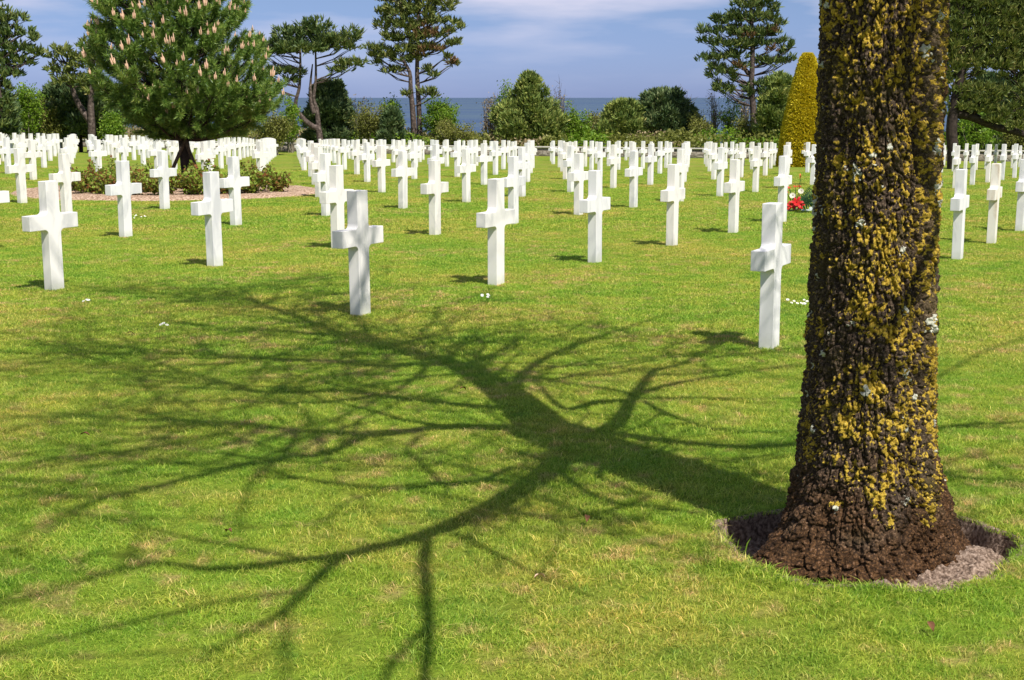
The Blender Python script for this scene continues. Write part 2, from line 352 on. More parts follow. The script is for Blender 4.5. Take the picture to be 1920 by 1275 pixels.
# ------------------------------------------------------------------ setting: lawn, sea, soil
TX,TY=1.44,5.27                                     # the big tree
def pit_r(th): return .55+.035*np.cos(th+.35)+.075*np.exp(6*(np.cos(th-2.75)-1))+.03*np.sin(th*2+.6)+.022*np.sin(th*5+1)+.014*np.sin(th*9+2)+.008*np.sin(th*17)
def pit_d(x,y):
    th=np.arctan2(y-TY,x-TX); return np.hypot(x-TX,y-TY)-pit_r(th)
def make_lawn():
    def axis(lo,hi,f0,f1,fine,coarse):
        a=list(np.arange(f0,f1,fine)); v=f1; s=fine
        while v<hi: a.append(v); s=min(s*1.25,coarse); v+=s
        a.append(hi); v=f0; s=fine; b=[]
        while True:
            s=min(s*1.25,coarse); v-=s
            if v<=lo: break
            b.append(v)
        b.append(lo); return np.array(sorted(a+b))
    xs=axis(-170,170,TX-.7,TX+.7,.025,4.0); ys=axis(-40,210,TY-.7,TY+.7,.025,2.2)
    X,Y=np.meshgrid(xs,ys); Z=ground(X,Y)
    d=pit_d(X,Y); Z=Z-.26*sstep(.032,-.002,d)
    Z=Z+.008*(fbm(np.stack([X.ravel()*.8,Y.ravel()*.8,X.ravel()*0],1),3,5)-.5).reshape(X.shape)
    V=np.stack([X,Y,Z],-1).reshape(-1,3); nx=len(xs); ny=len(ys)
    i=(np.arange(ny-1)[:,None]*nx+np.arange(nx-1)[None]).ravel()
    o=mesh_np('lawn',V,np.stack([i,i+1,i+nx+1,i+nx],1),M['lawn'],smooth=True)
    tag(o,kind='structure')
make_lawn()
def make_sea():
    n=60; xs=np.linspace(-45000,45000,n); ys=np.concatenate([np.linspace(150,2000,20),np.linspace(2400,60000,40)])
    X,Y=np.meshgrid(xs,ys); V=np.stack([X,Y,X*0-52],-1).reshape(-1,3)
    i=(np.arange(len(ys)-1)[:,None]*n+np.arange(n-1)[None]).ravel()
    tag(mesh_np('sea',V,np.stack([i,i+1,i+n+1,i+n],1),M['sea']),kind='structure')
make_sea()
def make_soil():
    nr,na=150,620; r=np.linspace(0,1,nr)[:,None]; th=(np.arange(na)/na*2*np.pi)[None]
    Rr=pit_r(th)+.040; rad=r*Rr; X=TX+rad*np.cos(th); Y=TY+rad*np.sin(th)
    lum=fbm(np.stack([X.ravel()*11,Y.ravel()*11,X.ravel()*0+3],1),5,40,.65).reshape(X.shape)
    v1,_,_=voro(np.stack([X.ravel()*48,Y.ravel()*48,X.ravel()*0],1),6); v1=v1.reshape(X.shape)
    right=sstep(-.5,.4,(X-TX)/.5-(Y-TY)/.9)*sstep(.5,-.1,(Y-TY)/.5)
    Z=ground(X,Y)-.12+.10*right*(1-.9*sstep(.72,.98,r+0*th)*sstep(-.38,-.2,Y-TY))+(lum-.5)*.07+(.4-v1)*.018
    rim=sstep(.895,.935,r+0*th+(lum-.5)*.03); Z=Z*(1-rim)+(ground(X,Y)+.004-.012*sstep(.97,1,r+0*th))*rim
    V=np.stack([X,Y,Z],-1).reshape(-1,3)
    i,j=np.meshgrid(np.arange(nr-1),np.arange(na),indexing='ij'); a=i*na+j; b=i*na+(j+1)%na
    tag(mesh_np('soil',V,np.stack([a,b,b+na,a+na],-1).reshape(-1,4),M['soil'],smooth=True),kind='structure')
make_soil()
BX,BY,BR=-7.75,30.9,3.4
def bed_d(x,y):
    th=np.arctan2(y-BY,x-BX); return np.hypot(x-BX,y-BY)-(BR+.06*np.sin(th*3)+.04*np.sin(th*11))
def make_mulch():
    nr,na=50,160; r=np.linspace(0,1,nr)[:,None]; th=(np.arange(na)/na*2*np.pi)[None]
    X=BX+r*(BR+.1)*np.cos(th); Y=BY+r*(BR+.1)*np.sin(th)
    Z=ground(X,Y)+.05*sstep(1,.9,r)+.05*fbm(np.stack([X.ravel()*9,Y.ravel()*9,X.ravel()*0],1),3,4).reshape(X.shape)*sstep(1,.95,r+0*X)-.003*(r>.99)
    V=np.stack([X,Y,Z+.004],-1).reshape(-1,3)
    i,j=np.meshgrid(np.arange(nr-1),np.arange(na),indexing='ij'); a=i*na+j; b=i*na+(j+1)%na
    o=mesh_np('mulch',V,np.stack([a,b,b+na,a+na],-1).reshape(-1,4),M['mulch'],smooth=False)
    tag(o,kind='structure')
make_mulch()

# ------------------------------------------------------------------ the crosses
O0=np.array([-1.298,11.531]); U=np.array([3.2079,-1.6966]); Vv=np.array([1.1339,2.0671])
def cross_mesh(name):
    import bmesh
    sw,aw,h0,h1,ht,rf=.078,.30,.605,.75,1.072,.042
    def arc(cx,cz,a0,a1,n=5): return [(cx+rf*math.cos(R(a0+(a1-a0)*k/n)),cz+rf*math.sin(R(a0+(a1-a0)*k/n))) for k in range(n+1)]
    pts=[(-sw,-.12),(sw,-.12)]
    pts+=arc(sw+rf,h0-rf,180,90)+[(aw,h0),(aw,h1)]+arc(sw+rf,h1+rf,270,180)+[(sw,ht),(-sw,ht)]
    pts+=arc(-sw-rf,h1+rf,0,-90)+[(-aw,h1),(-aw,h0)]+arc(-sw-rf,h0-rf,90,0)
    bm=bmesh.new(); f=bm.faces.new([bm.verts.new((x,-.054,z)) for x,z in pts])
    r=bmesh.ops.extrude_face_region(bm,geom=[f]); vs_=[e for e in r['geom'] if isinstance(e,bmesh.types.BMVert)]
    bmesh.ops.translate(bm,verts=vs_,vec=(0,.108,0)); bmesh.ops.recalc_face_normals(bm,faces=bm.faces)
    ed=[e for e in bm.edges if len(e.link_faces)==2 and e.calc_face_angle()>R(30)]
    bmesh.ops.bevel(bm,geom=ed,offset=.0045,segments=2,affect='EDGES',profile=.6)
    me=bpy.data.meshes.new(name); bm.to_mesh(me); bm.free()
    return me
cm=cross_mesh('cross'); cm.materials.append(M['marble'])
cmc=cm.copy(); cmc.materials.clear(); cmc.materials.append(M['cream_marble'])
for m_ in (cm,cmc):
    m_.polygons.foreach_set('use_smooth',np.zeros(len(m_.polygons),bool))
ARM=math.atan2(Vv[1],Vv[0])
def ordinal(n):
    o=['','first','second','third','fourth','fifth','sixth','seventh','eighth','ninth','tenth','eleventh','twelfth','thirteenth','fourteenth','fifteenth','sixteenth','seventeenth','eighteenth','nineteenth','twentieth']
    if n<=20: return o[n]
    t={2:'twenty',3:'thirty',4:'forty'}[n//10]
    return t+'-'+o[n%10] if n%10 else {2:'twentieth',3:'thirtieth',4:'fortieth'}[n//10]
NEAR={(-1,0):'large white cross at far left edge of the photo, front row',
(0,0):'grey-shaded white cross dappled by branch shadows, centre of the front row',
(1,0):'nearest and tallest white cross, right of centre beside the lichen-covered trunk',
(-1,1):'white cross left of the dappled shaded one, standing before the rose bed',
(0,1):'sunlit white cross just right of the dappled shaded one, short shadow at its foot',
(-2,2):'white cross alone on lawn in front of the left end of the rose bed',
(-1,2):'white cross directly behind the dappled shaded cross, partly hidden by it',
(0,2):'second cross right of the dappled one, in the middle of the sunny lawn',
(-2,3):'white cross behind the one standing before the rose bed, its arm overlapping',
(-1,3):'white cross standing between the dappled cross and the sunlit one, a little behind',
(0,3):'third cross right of the dappled one, near the right end of the open lawn',
(1,3):'white cross immediately right of the big trunk, nearest on that side',
(-3,4):'white cross touching the front of the rose bed, under the young pine',
(-2,4):'white cross half hidden behind the one that backs the dappled cross',
(0,4):'fourth cross right of the dappled one, left of the flower bouquet',
(1,4):'cream-stained marble cross right of the big trunk, second on that side',
(0,5):'white cross with the red and white flowers lying beside its foot',
(1,5):'white cross cut by the right edge of the photo',
(-2,5):'white cross between the two right of the rose bed, slim shadow to its left'}
cells=[]
for i in range(-26,20):
    for j in range(0,46):
        p=O0+i*U+j*Vv; x,y=p
        # a wider aisle runs left of the pine bed
        if i<=-6: x-=.22; y+=.3
        if y<8 or wall_dist(x,y)<4.0: continue
        z=gz(x,y)
        if bed_d(x,y)<.35 or (i,j) in ((-5,7),(-3,5)): continue
        a=pix(x,y,z); b=pix(x,y,z+1.07)
        if a[0]<-25 or a[0]>1945: continue
        cells.append((i,j,x,y,z,a[0],a[1]))
cells.sort(key=lambda c:c[3])
hidden=lambda c:(1545<c[5]<1752)
vis=[c for c in cells if not hidden(c)]
CROSS_N=len(vis)
rows={}
for c in vis: rows.setdefault(c[1],[]).append(c)
for r_ in rows.values(): r_.sort(key=lambda c:c[5])
lab={}
for j,r_ in rows.items():
    left=[c for c in r_ if c[5]<1545]; right=[c for c in r_ if c[5]>=1545]
    for k,c in enumerate(left): lab[(c[0],c[1])]='white cross %s from left in %s row back, left of the big trunk'%(ordinal(k+1),ordinal(max(1,j+1)))
    for k,c in enumerate(right): lab[(c[0],c[1])]='white cross %s from the trunk in %s row back, right of the big trunk'%(ordinal(k+1),ordinal(max(1,j+1)))
lab.update(NEAR)
indiv=vis[:300]; rest=vis[300:]
for k,(i,j,x,y,z,px,py) in enumerate(indiv):
    o=bpy.data.objects.new('grave_cross',cmc if (i,j)==(1,4) else cm); COL.objects.link(o)
    jr=random.uniform(-1,1)
    o.location=(x+random.uniform(-.012,.012),y+random.uniform(-.02,.02),z); o.rotation_euler=(R(random.uniform(-.5,.5)),R(random.uniform(-.5,.5)),ARM+R(jr))
    tag(o,lab[(i,j)],'cross','white marble crosses in rows on the lawn')
if rest:
    n=len(cm.vertices); cv=np.empty(n*3); cm.vertices.foreach_get('co',cv); cv=cv.reshape(-1,3)
    Vs=[];fs=[]; ca,sa=math.cos(ARM),math.sin(ARM)
    polys=[tuple(p.vertices) for p in cm.polygons]
    for k,(i,j,x,y,z,px,py) in enumerate(rest):
        Vs.append(np.stack([x+cv[:,0]*ca-cv[:,1]*sa,y+cv[:,0]*sa+cv[:,1]*ca,z+cv[:,2]],1)); fs+=[tuple(v+k*n for v in p) for p in polys]
    me=bpy.data.meshes.new('grave_cross'); me.from_pydata(np.concatenate(Vs).tolist(),[],fs); me.materials.append(M['marble'])
    o=bpy.data.objects.new('distant_grave_crosses',me); COL.objects.link(o)
    tag(o,'farthest small white crosses massed in front of the low stone wall','cross','white marble crosses in rows on the lawn','stuff')
print('CROSSES visible',CROSS_N,'individual',len(indiv),'rest',len(rest))

# ------------------------------------------------------------------ the big lichen-covered tree
def trunk_center(z):
    return TX-.012*z+.006*np.sin(z*1.7), TY+.01*z
def trunk_rad(z): 
    z=np.asarray(z,float); return .218+.072*np.exp(-np.maximum(z,0)/.9)+.030*np.exp(-np.maximum(z+.02,0)/.16)-.010*np.maximum(0,z-2.2)
def make_big_tree():
    root=empty('broadleaf_tree',(TX,TY,gz(TX,TY))); bz=gz(TX,TY)
    tag(root,'large close tree trunk crusted with yellow and grey lichen, standing in a bare soil ring','tree')
    na,nz=620,900; z=np.concatenate([np.linspace(-.14,2.35,nz-60),np.linspace(2.38,3.0,60)]); th=np.linspace(0,2*np.pi,na,endpoint=False)
    T,Z=np.meshgrid(th,z); cx,cy=trunk_center(Z); Rd=trunk_rad(Z)
    bt=np.exp(-np.maximum(Z+.02,0)/.16)
    # root flares: to the left-front, the right, and around
    for a,s,k in ((R(205),.21,10),(R(2),.085,14),(R(258),.11,9),(R(312),-.02,12),(R(100),.06,6)):
        Rd=Rd+bt*s*np.exp(k*(np.cos(T-a)-1))
    Rd=Rd-.042*np.exp(60*(np.cos(T-R(-61)-.05*np.sin(Z*3))-1))*sstep(.3,1.2,Z)+.006*np.exp(16*(np.cos(T-R(-35))-1))*sstep(.3,1.2,Z)-(.040-.012*sstep(1.2,2.0,Z))*np.exp(4*(np.cos(T-R(0))-1))*sstep(.12,.45,Z)      # long vertical fold right of centre
    Rd=Rd+.012*np.sin(T*3+1+Z*.6)+.006*np.sin(T*7+Z*1.3)
    ct,st=np.cos(T),np.sin(T); px_=np.stack([ct.ravel()*.25,st.ravel()*.25,Z.ravel()],1)
    wob=(fbm(px_*np.array([9,9,5.]),3,3)-.5)[:,None]*np.array([[.05,.05,.0]])
    q=(px_+wob)
    rid=1-np.abs(fbm(q*np.array([26,26,5.5]),3,21)*2-1)*2.0      # long ridges
    v1,v2,_=voro(q*np.array([30,30,13.]),60); crack=sstep(0,.22,v2-v1)
    v3,v4,_=voro(q*np.array([68,68,38.]),90); c2=sstep(0,.3,v4-v3)
    fine=fbm(px_*95,3,120)-.5
    low=sstep(.42,.0,Z.ravel())
    disp=.015*rid+.016*(crack-.6)+.008*(c2-.6)+.009*fine+(.02*(fbm(px_*22,3,77)-.5))*(1+low)
    # lichen masks, and a painted sunlit strip
    ang=np.degrees(np.arctan2(st.ravel(),ct.ravel())); zz=Z.ravel()
    d=lambda a,w_:np.exp(-(((ang-a+180)%360-180)/w_)**2)
    dens=.18+.30*d(-80,40)+.30*d(-45,22)+.12*d(-125,30)-.08*d(-160,22)+.05*d(-140,30)
    dens=dens+.24*np.exp(-((zz-.62)/.28)**2)*d(-75,35)+.06*np.exp(-((zz-1.4)/.4)**2)-.14*sstep(1.6,2.1,zz)*d(-95,30)+.10*d(-115,25)*sstep(.7,1.1,zz)
    dens=dens-.70*sstep(.34,.08,zz)-.08*sstep(1.1,.9,zz)*d(-125,25)-.20*np.exp(-((zz-1.05)/.10)**2)
    patch=fbm(px_*9,3,200); sp1=fbm(px_*np.array([95,95,70]),3,210); vy,vy2,idy=voro(px_*np.array([84,84,60]),220); clump=fbm(px_*np.array([20,20,13]),2,240)
    yel=sstep(.35,.75,patch*.7+dens*.75)*.46+(sp1-.5)*1.5+(idy-.5)*.80+.15*(1-vy)+(clump-.5)*1.05-.14-.05*sstep(1.1,1.6,zz)
    yel=yel*sstep(.02,.22,dens+.15)
    yel=np.clip(yel,0,1)
    vw,_,idw=voro(px_*np.array([13,13,11]),300); pal=sstep(.93,.985,idw+.10*d(-30,22)*sstep(1.1,1.8,zz))*sstep(.42,.15,vw+(sp1-.5)*1.3)
    pal=pal*sstep(.15,.3,zz)
    v5,_,idf=voro(px_*np.array([26,26,22]),330); pal=np.maximum(pal,sstep(.94,.985,idf+.09*d(-30,20)*sstep(1.0,1.6,zz))*sstep(.5,.2,v5+(sp1-.5)*1.1))
    moss=np.clip(sstep(.42,.05,zz+(patch-.5)*.5)+.9*d(-18,16)*sstep(.45,.6,fbm(px_*np.array([4,4,2.4]),3,400)),0,1)
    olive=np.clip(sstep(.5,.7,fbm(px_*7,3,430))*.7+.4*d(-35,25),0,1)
    tan_lit=np.clip(d(-32,15)*sstep(.55,.95,zz)*(.5+.9*(fbm(px_*np.array([30,30,14]),3,450)-.3)),0,1); disp=disp+.0035*sstep(.42,.6,yel)+.006*sstep(.3,.7,pal)+.006*moss*(fine+.3)  # tan crust that also paints the right-hand strip lighter, as sunlit
    Rr=Rd.ravel()+disp
    V=np.stack([cx.ravel()-TX+Rr*ct.ravel(),cy.ravel()-TY+Rr*st.ravel(),Z.ravel()],1)
    i,j=np.meshgrid(np.arange(nz-1),np.arange(na),indexing='ij'); a=i*na+j; b=i*na+(j+1)%na
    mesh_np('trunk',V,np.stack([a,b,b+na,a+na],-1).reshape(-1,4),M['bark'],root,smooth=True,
        attrs={'yellow':yel,'pale':pal,'moss':moss,'olive':olive,'tan':tan_lit})
    # limbs: each node is where its shadow falls on the lawn, the height it stands at, and its radius
    def P3(px,py,h):
        x,y=on_ground(px,py); return Vector((x+h*SX-TX,y+h*SY-TY,h))
    tb=Tubes(); rs=random.Random(5); skel=[]
    def limb(nodes,seg=7,base=None):
        pts=[P3(a,b,h) for a,b,h,r in nodes]; rad=[n_[3]*(.95 if n_[3]>.06 else 1.12) for n_ in nodes]
        if base is not None: pts=[base]+pts; rad=[rad[0]]+rad
        # smooth subdivision
        P=[];Q=[]
        for k in range(len(pts)-1):
            p0=pts[max(0,k-1)];p1=pts[k];p2=pts[k+1];p3=pts[min(len(pts)-1,k+2)]
            for t in (0,.25,.5,.75):
                P.append(.5*((2*p1)+(p2-p0)*t+(2*p0-5*p1+4*p2-p3)*t*t+(3*p1-p0-3*p2+p3)*t**3)); Q.append(rad[k]*(1-t)+rad[k+1]*t)
        P.append(pts[-1]);Q.append(rad[-1])
        tb.add(P,Q,seg); skel.append((P,Q)); return P
    tt=3.0; tcx,tcy=trunk_center(tt)
    top=Vector((float(tcx)-TX,float(tcy)-TY,2.98))
    limb([(1020,800,3.35,.17),(960,745,4.3,.15),(890,700,5.2,.13),(800,668,6.2,.105),(700,648,7.2,.075),(600,612,8.4,.048),(500,575,10.0,.032),(410,545,11.6,.018)],12,top)
    sub=[]
    B=[
     # lower-left limb and its forks
     [(1075,830,2.9,.10),(1035,880,3.2,.078),(960,930,3.7,.058),(880,970,4.1,.048),(800,1003,4.5,.042),(720,1025,4.9,.036),(630,1045,5.3,.036),(520,1058,5.7,.03),(400,1070,6.1,.024),(290,1058,6.5,.018),(160,1090,7.0,.012),(0,1140,7.5,.006)],
     [(800,1003,4.5,.026),(795,1060,4.4,.024),(799,1130,4.35,.022),(801,1190,4.3,.020),(793,1280,4.3,.017),(790,1400,4.2,.010)],
     [(640,1043,5.3,.028),(600,1080,5.3,.024),(540,1140,5.4,.017),(460,1190,5.6,.012),(370,1240,5.9,.008)],
     [(290,1058,6.5,.014),(200,1075,6.9,.011),(110,1105,7.2,.008),(0,1135,7.5,.005)],
     [(850,1000,4.4,.016),(930,1040,4.3,.013),(1010,1080,4.2,.01),(1110,1120,4.1,.006)],
     [(1010,885,3.6,.024),(960,880,3.8,.022),(900,905,4.1,.021),(830,908,4.4,.02),(760,918,4.8,.018),(680,915,5.1,.016),(600,905,5.5,.014),(520,888,6.0,.012),(480,880,6.2,.01)],
     [(1050,885,3.2,.022),(1100,925,3.2,.02),(1160,945,3.2,.017),(1240,955,3.3,.013),(1330,965,3.4,.007)],
     [(830,908,4.4,.014),(790,870,4.8,.014),(765,845,5.1,.013),(800,815,5.2,.012)],
     # left limbs
     [(1010,805,3.6,.065),(920,803,4.2,.055),(840,802,4.7,.05),(760,812,5.2,.044),(690,818,5.6,.038),(620,812,6.0,.032),(560,810,6.3,.03),(480,800,6.8,.022),(390,795,7.3,.016),(280,790,7.9,.012),(130,782,8.6,.006)],
     [(690,818,5.6,.032),(620,850,5.9,.03),(540,862,6.2,.028),(460,875,6.6,.027),(370,895,6.9,.025),(290,915,7.2,.024),(220,932,7.5,.022),(120,935,7.8,.015),(0,938,8.2,.01)],
     [(220,932,7.5,.018),(150,950,7.7,.015),(80,985,7.9,.011),(-20,1030,8.2,.006)],
     [(560,810,6.3,.022),(540,850,6.4,.02),(500,880,6.5,.018),(470,910,6.7,.014),(455,960,6.9,.01),(450,1010,7.1,.005)],
     [(460,800,7.0,.02),(400,820,7.1,.018),(330,835,7.3,.018),(270,845,7.5,.017),(190,855,7.8,.014),(90,875,8.2,.011),(-20,893,8.6,.006)],
     [(960,770,4.4,.05),(880,762,4.8,.044),(800,755,5.2,.038),(720,745,5.7,.034),(640,735,6.2,.03),(560,737,6.7,.026),(500,740,7.1,.02),(420,718,7.7,.016),(340,702,8.3,.012),(220,695,9.0,.008),(100,680,9.8,.005)],
     [(700,745,5.8,.024),(610,757,6.2,.02),(520,757,6.7,.018),(420,752,7.2,.014),(300,760,7.8,.01),(180,770,8.4,.006)],
     [(830,800,4.8,.026),(760,790,5.2,.022),(690,770,5.6,.018),(620,755,6.0,.014)],
     [(760,690,6.0,.04),(690,688,6.5,.034),(620,680,7.0,.03),(540,678,7.5,.025),(440,672,8.2,.02),(340,665,8.9,.015),(220,650,9.8,.01),(60,625,10.8,.006)],
     # right-hand limbs above the fork
     [(960,740,4.4,.045),(985,705,5.0,.038),(1015,680,5.5,.032),(1060,658,6.0,.028),(1110,640,6.5,.022),(1180,618,7.1,.015),(1280,585,7.9,.007)],
     [(1015,690,5.4,.02),(1090,688,5.8,.018),(1170,683,6.2,.015),(1270,668,6.8,.01),(1400,655,7.5,.006)],
     [(880,690,5.4,.028),(925,670,5.9,.024),(950,655,6.3,.02),(985,635,6.8,.014),(1005,620,7.2,.008)],
     [(840,678,5.8,.02),(870,655,6.4,.016),(900,640,6.8,.013),(960,622,7.4,.008)],
     [(740,655,6.8,.03),(790,640,7.2,.024),(860,623,7.7,.018),(940,610,8.2,.012),(1040,595,8.8,.007)],
     [(700,648,7.2,.034),(690,625,7.7,.026),(680,600,8.3,.016),(660,570,9.0,.009)],
     # limb reaching right towards the nearest cross
     [(1110,820,3.1,.062),(1160,795,3.3,.044),(1185,755,3.9,.036),(1215,715,4.5,.030),(1235,695,4.9,.022),(1270,690,5.2,.018),(1320,665,5.7,.018),(1360,640,6.2,.01)],
     [(1180,755,4.0,.04),(1120,757,4.3,.034),(1060,768,4.5,.028),(1010,720,5.2,.012)],
     [(1190,745,4.0,.026),(1130,730,4.4,.02),(1060,722,4.9,.014),(980,715,5.5,.008)],
     [(1195,742,4.1,.026),(1270,722,4.3,.023),(1350,708,4.6,.019),(1430,695,4.9,.014),(1540,680,5.3,.008)],
     [(1200,750,4.0,.02),(1290,748,4.2,.018),(1390,750,4.4,.014),(1500,748,4.7,.009)],
     [(1210,755,3.9,.022),(1260,780,3.8,.02),(1330,805,3.8,.016),(1420,812,3.9,.012),(1530,810,4.1,.007)],
     [(1240,800,3.5,.012),(1300,798,3.7,.012),(1400,815,3.9,.009)],
     # right side of the crown, shadows beyond the trunk
     [(1150,815,3.1,.05),(1400,840,4.2,.04),(1700,815,5.4,.03),(1800,800,5.8,.024),(1960,790,6.5,.014)],
     [(1500,830,4.6,.028),(1700,880,4.8,.022),(1800,895,5.0,.018),(1930,905,5.2,.012)],
     [(1600,820,5.0,.02),(1780,700,6.3,.012),(1880,650,7.0,.01),(2000,620,7.8,.006)],
    ]
    for b in B: limb(b)
    for (az,r0,hs) in ((-59,.052,((.25,3.0),(.8,3.35),(1.6,3.8),(2.5,4.35),(3.3,4.85))),(-70,.026,((.25,2.9),(.7,3.15),(1.4,3.6),(2.2,4.2),(3.0,5.0))),(-48,.022,((.25,2.95),(.9,3.3),(1.9,3.9),(2.8,4.8))),(-84,.020,((.25,2.9),(.8,3.2),(1.6,3.7),(2.4,4.3)))):  # out-of-view limbs towards the sun, added to shade and dapple the trunk front
        pts=[];rad=[]
        for k,(dd,hh) in enumerate(hs):
            aa=R(az+(3 if k%2 else -3)); x_=dd*math.cos(aa); y_=dd*math.sin(aa)
            pts.append(Vector((x_,y_,max(hh,2.35+.075*max(0,y_+TY))))); rad.append(r0*(1-.75*k/(len(hs)-1)))
        tb.add(pts,rad,7); skel.append((pts+[],rad+[]))
        for k in range(1,len(pts)):
            for q in range(5): sub.append((pts[k-1].lerp(pts[k],rs.random()),az))
    # side twigs growing off every limb
    def twig(p,d,length,r,depth):
        pts=[p];rad=[r];n=5
        for k in range(n):
            d=(d+Vector((rs.gauss(0,.18),rs.gauss(0,.18),rs.gauss(.05,.14)))).normalized()
            p=p+d*length/n
            if p.z+bz<2.3+.075*max(0,p.y+TY): return
            pts.append(p.copy()); rad.append(r*(1-.6*(k+1)/n))
            if depth>0 and rs.random()<.55:
                s=Vector((rs.gauss(0,1),rs.gauss(0,1),rs.gauss(.2,.7))).normalized()
                twig(p.copy(),(d*.7+s*.8).normalized(),length*rs.uniform(.4,.65),r*.55,depth-1)
        tb.add(pts,rad,4)
    for P,Q in list(skel):
        for k in range(3,len(P)) if len(P)>6 else ():
            if Q[k]>.08 and rs.random()<.6: continue
            if rs.random()<(.27 if P[k].z>4.6 else .08):
                d=(P[k]-P[k-1]).normalized(); s=Vector((rs.gauss(0,1),rs.gauss(0,1),rs.gauss(.3,.6))).normalized()
                twig(P[k].copy(),(d*.8+s).normalized(),rs.uniform(.9,2.2),max(.008,min(.017,Q[k]*.6)),1)
    for p,az in sub:
        s_=Vector((math.cos(R(az))*.6+rs.gauss(0,.5),math.sin(R(az))*.6+rs.gauss(0,.5),rs.uniform(.2,1))).normalized(); twig(p.copy(),s_,rs.uniform(.8,1.6),.013,2)
    # upper crown of the leader
    P,Q=skel[0]
    for k in range(10,len(P)):
        for _ in range(4):
            s=Vector((rs.gauss(-.3,1),rs.gauss(.2,1),rs.gauss(.1,.4))).normalized()
            twig(P[k].copy(),s,rs.uniform(1.4,3.0),.020,2)
    # low dense twigs on the two long left limbs soften the lawn shade
    for idx in (9,14,17):
        P,Q=skel[idx]
        for k in range(len(P)//2,len(P)):
            for _ in range(1):
                s=Vector((rs.gauss(-.5,.8),rs.gauss(.2,.8),rs.gauss(.2,.4))).normalized()
                twig(P[k].copy(),s,rs.uniform(1.2,2.6),.015,1)
    o=tb.build('limbs',M['twig'],root)
    return root
make_big_tree()

# ------------------------------------------------------------------ grass: blades on the lawn (one uncountable mass)
def tuft_mesh(name,seed,n,rad,h,wd,lean):
    rs=np.random.RandomState(seed)
    r=rad*np.sqrt(rs.rand(n)); t=rs.rand(n)*2*np.pi; B=np.stack([r*np.cos(t),r*np.sin(t),-.004+0*r],1)
    H=h*rs.uniform(.5,1.15,n)[:,None]; a=rs.rand(n)*2*np.pi; ld=np.stack([np.cos(a),np.sin(a),0*a],1)
    ln=(lean*rs.uniform(.2,1.6,n))[:,None]; f=rs.rand(n)*2*np.pi; s=np.stack([np.cos(f),np.sin(f),0*f],1)*(wd*rs.uniform(.7,1.3,n)/2)[:,None]
    Z=np.array([[0,0,1.]])
    m1=B+ld*H*ln*.35+Z*H*.55; m2=B+ld*H*ln*1.0+Z*H*(1-.25*ln)
    V=np.stack([B-s,B+s,m1+s*.85,m1-s*.85,m2],1).reshape(-1,3); i=np.arange(n)[:,None]*5
    T=np.concatenate([i+np.array([[0,1,2]]),i+np.array([[0,2,3]]),i+np.array([[3,2,4]])])
    me=bpy.data.meshes.new(name); me.from_pydata(V.tolist(),[],T.tolist()); me.materials.append(M['grass'])
    return bpy.data.objects.new(name,me)
def grass_layer(name,pts,rot,scl,tufts,label):
    c=bpy.data.collections.new(name+'_tufts')
    for t in tufts: c.objects.link(t)
    me=bpy.data.meshes.new(name); me.vertices.add(len(pts)); me.vertices.foreach_set('co',np.asarray(pts,np.float32).ravel())
    for an,av in (('rz',rot),('sc',scl)):
        a=me.attributes.new(an,'FLOAT','POINT'); a.data.foreach_set('value',np.asarray(av,np.float32))
    me.update(); o=bpy.data.objects.new(name,me); COL.objects.link(o)
    g=bpy.data.node_groups.new(name,'GeometryNodeTree')
    g.interface.new_socket('Geometry',in_out='INPUT',socket_type='NodeSocketGeometry'); g.interface.new_socket('Geometry',in_out='OUTPUT',socket_type='NodeSocketGeometry')
    n=g.nodes; gi=n.new('NodeGroupInput'); go=n.new('NodeGroupOutput'); ip=n.new('GeometryNodeInstanceOnPoints'); ci=n.new('GeometryNodeCollectionInfo')
    ci.inputs['Collection'].default_value=c; ci.inputs['Separate Children'].default_value=True; ci.inputs['Reset Children'].default_value=True
    ip.inputs['Pick Instance'].default_value=True
    def attr(nm):
        a=n.new('GeometryNodeInputNamedAttribute'); a.data_type='FLOAT'; a.inputs['Name'].default_value=nm; return a.outputs['Attribute']
    cx_=n.new('ShaderNodeCombineXYZ'); g.links.new(attr('rz'),cx_.inputs[2]); g.links.new(cx_.outputs[0],ip.inputs['Rotation'])
    g.links.new(attr('sc'),ip.inputs['Scale'])
    ri=n.new('FunctionNodeRandomValue'); ri.data_type='INT'
    g.links.new(gi.outputs[0],ip.inputs['Points']); g.links.new(ci.outputs[0],ip.inputs['Instance'])
    for s in ri.outputs:
        if s.type=='INT' and s.enabled: g.links.new(s,ip.inputs['Instance Index'])
    for s in ri.inputs:
        if s.type=='INT' and s.name=='Max': s.default_value=len(tufts)-1
        if s.type=='INT' and s.name=='Min': s.default_value=0
    g.links.new(ip.outputs[0],go.inputs[0])
    md=o.modifiers.new('grass','NODES'); md.node_group=g
    tag(o,label,'grass',kind='stuff'); return o
def scatter(y0,y1,dens,seed):
    rs=np.random.RandomState(seed); W=.46
    x0,x1=-W*y1-.6,W*y1+.6; n=int((x1-x0)*(y1-y0)*dens); x=rs.uniform(x0,x1,n); y=rs.uniform(y0,y1,n)
    k=np.abs(x)<W*y+.6; x=x[k];y=y[k]
    k=(pit_d(x,y)>.045)&(bed_d(x,y)>.0); x=x[k];y=y[k]
    return x,y,rs
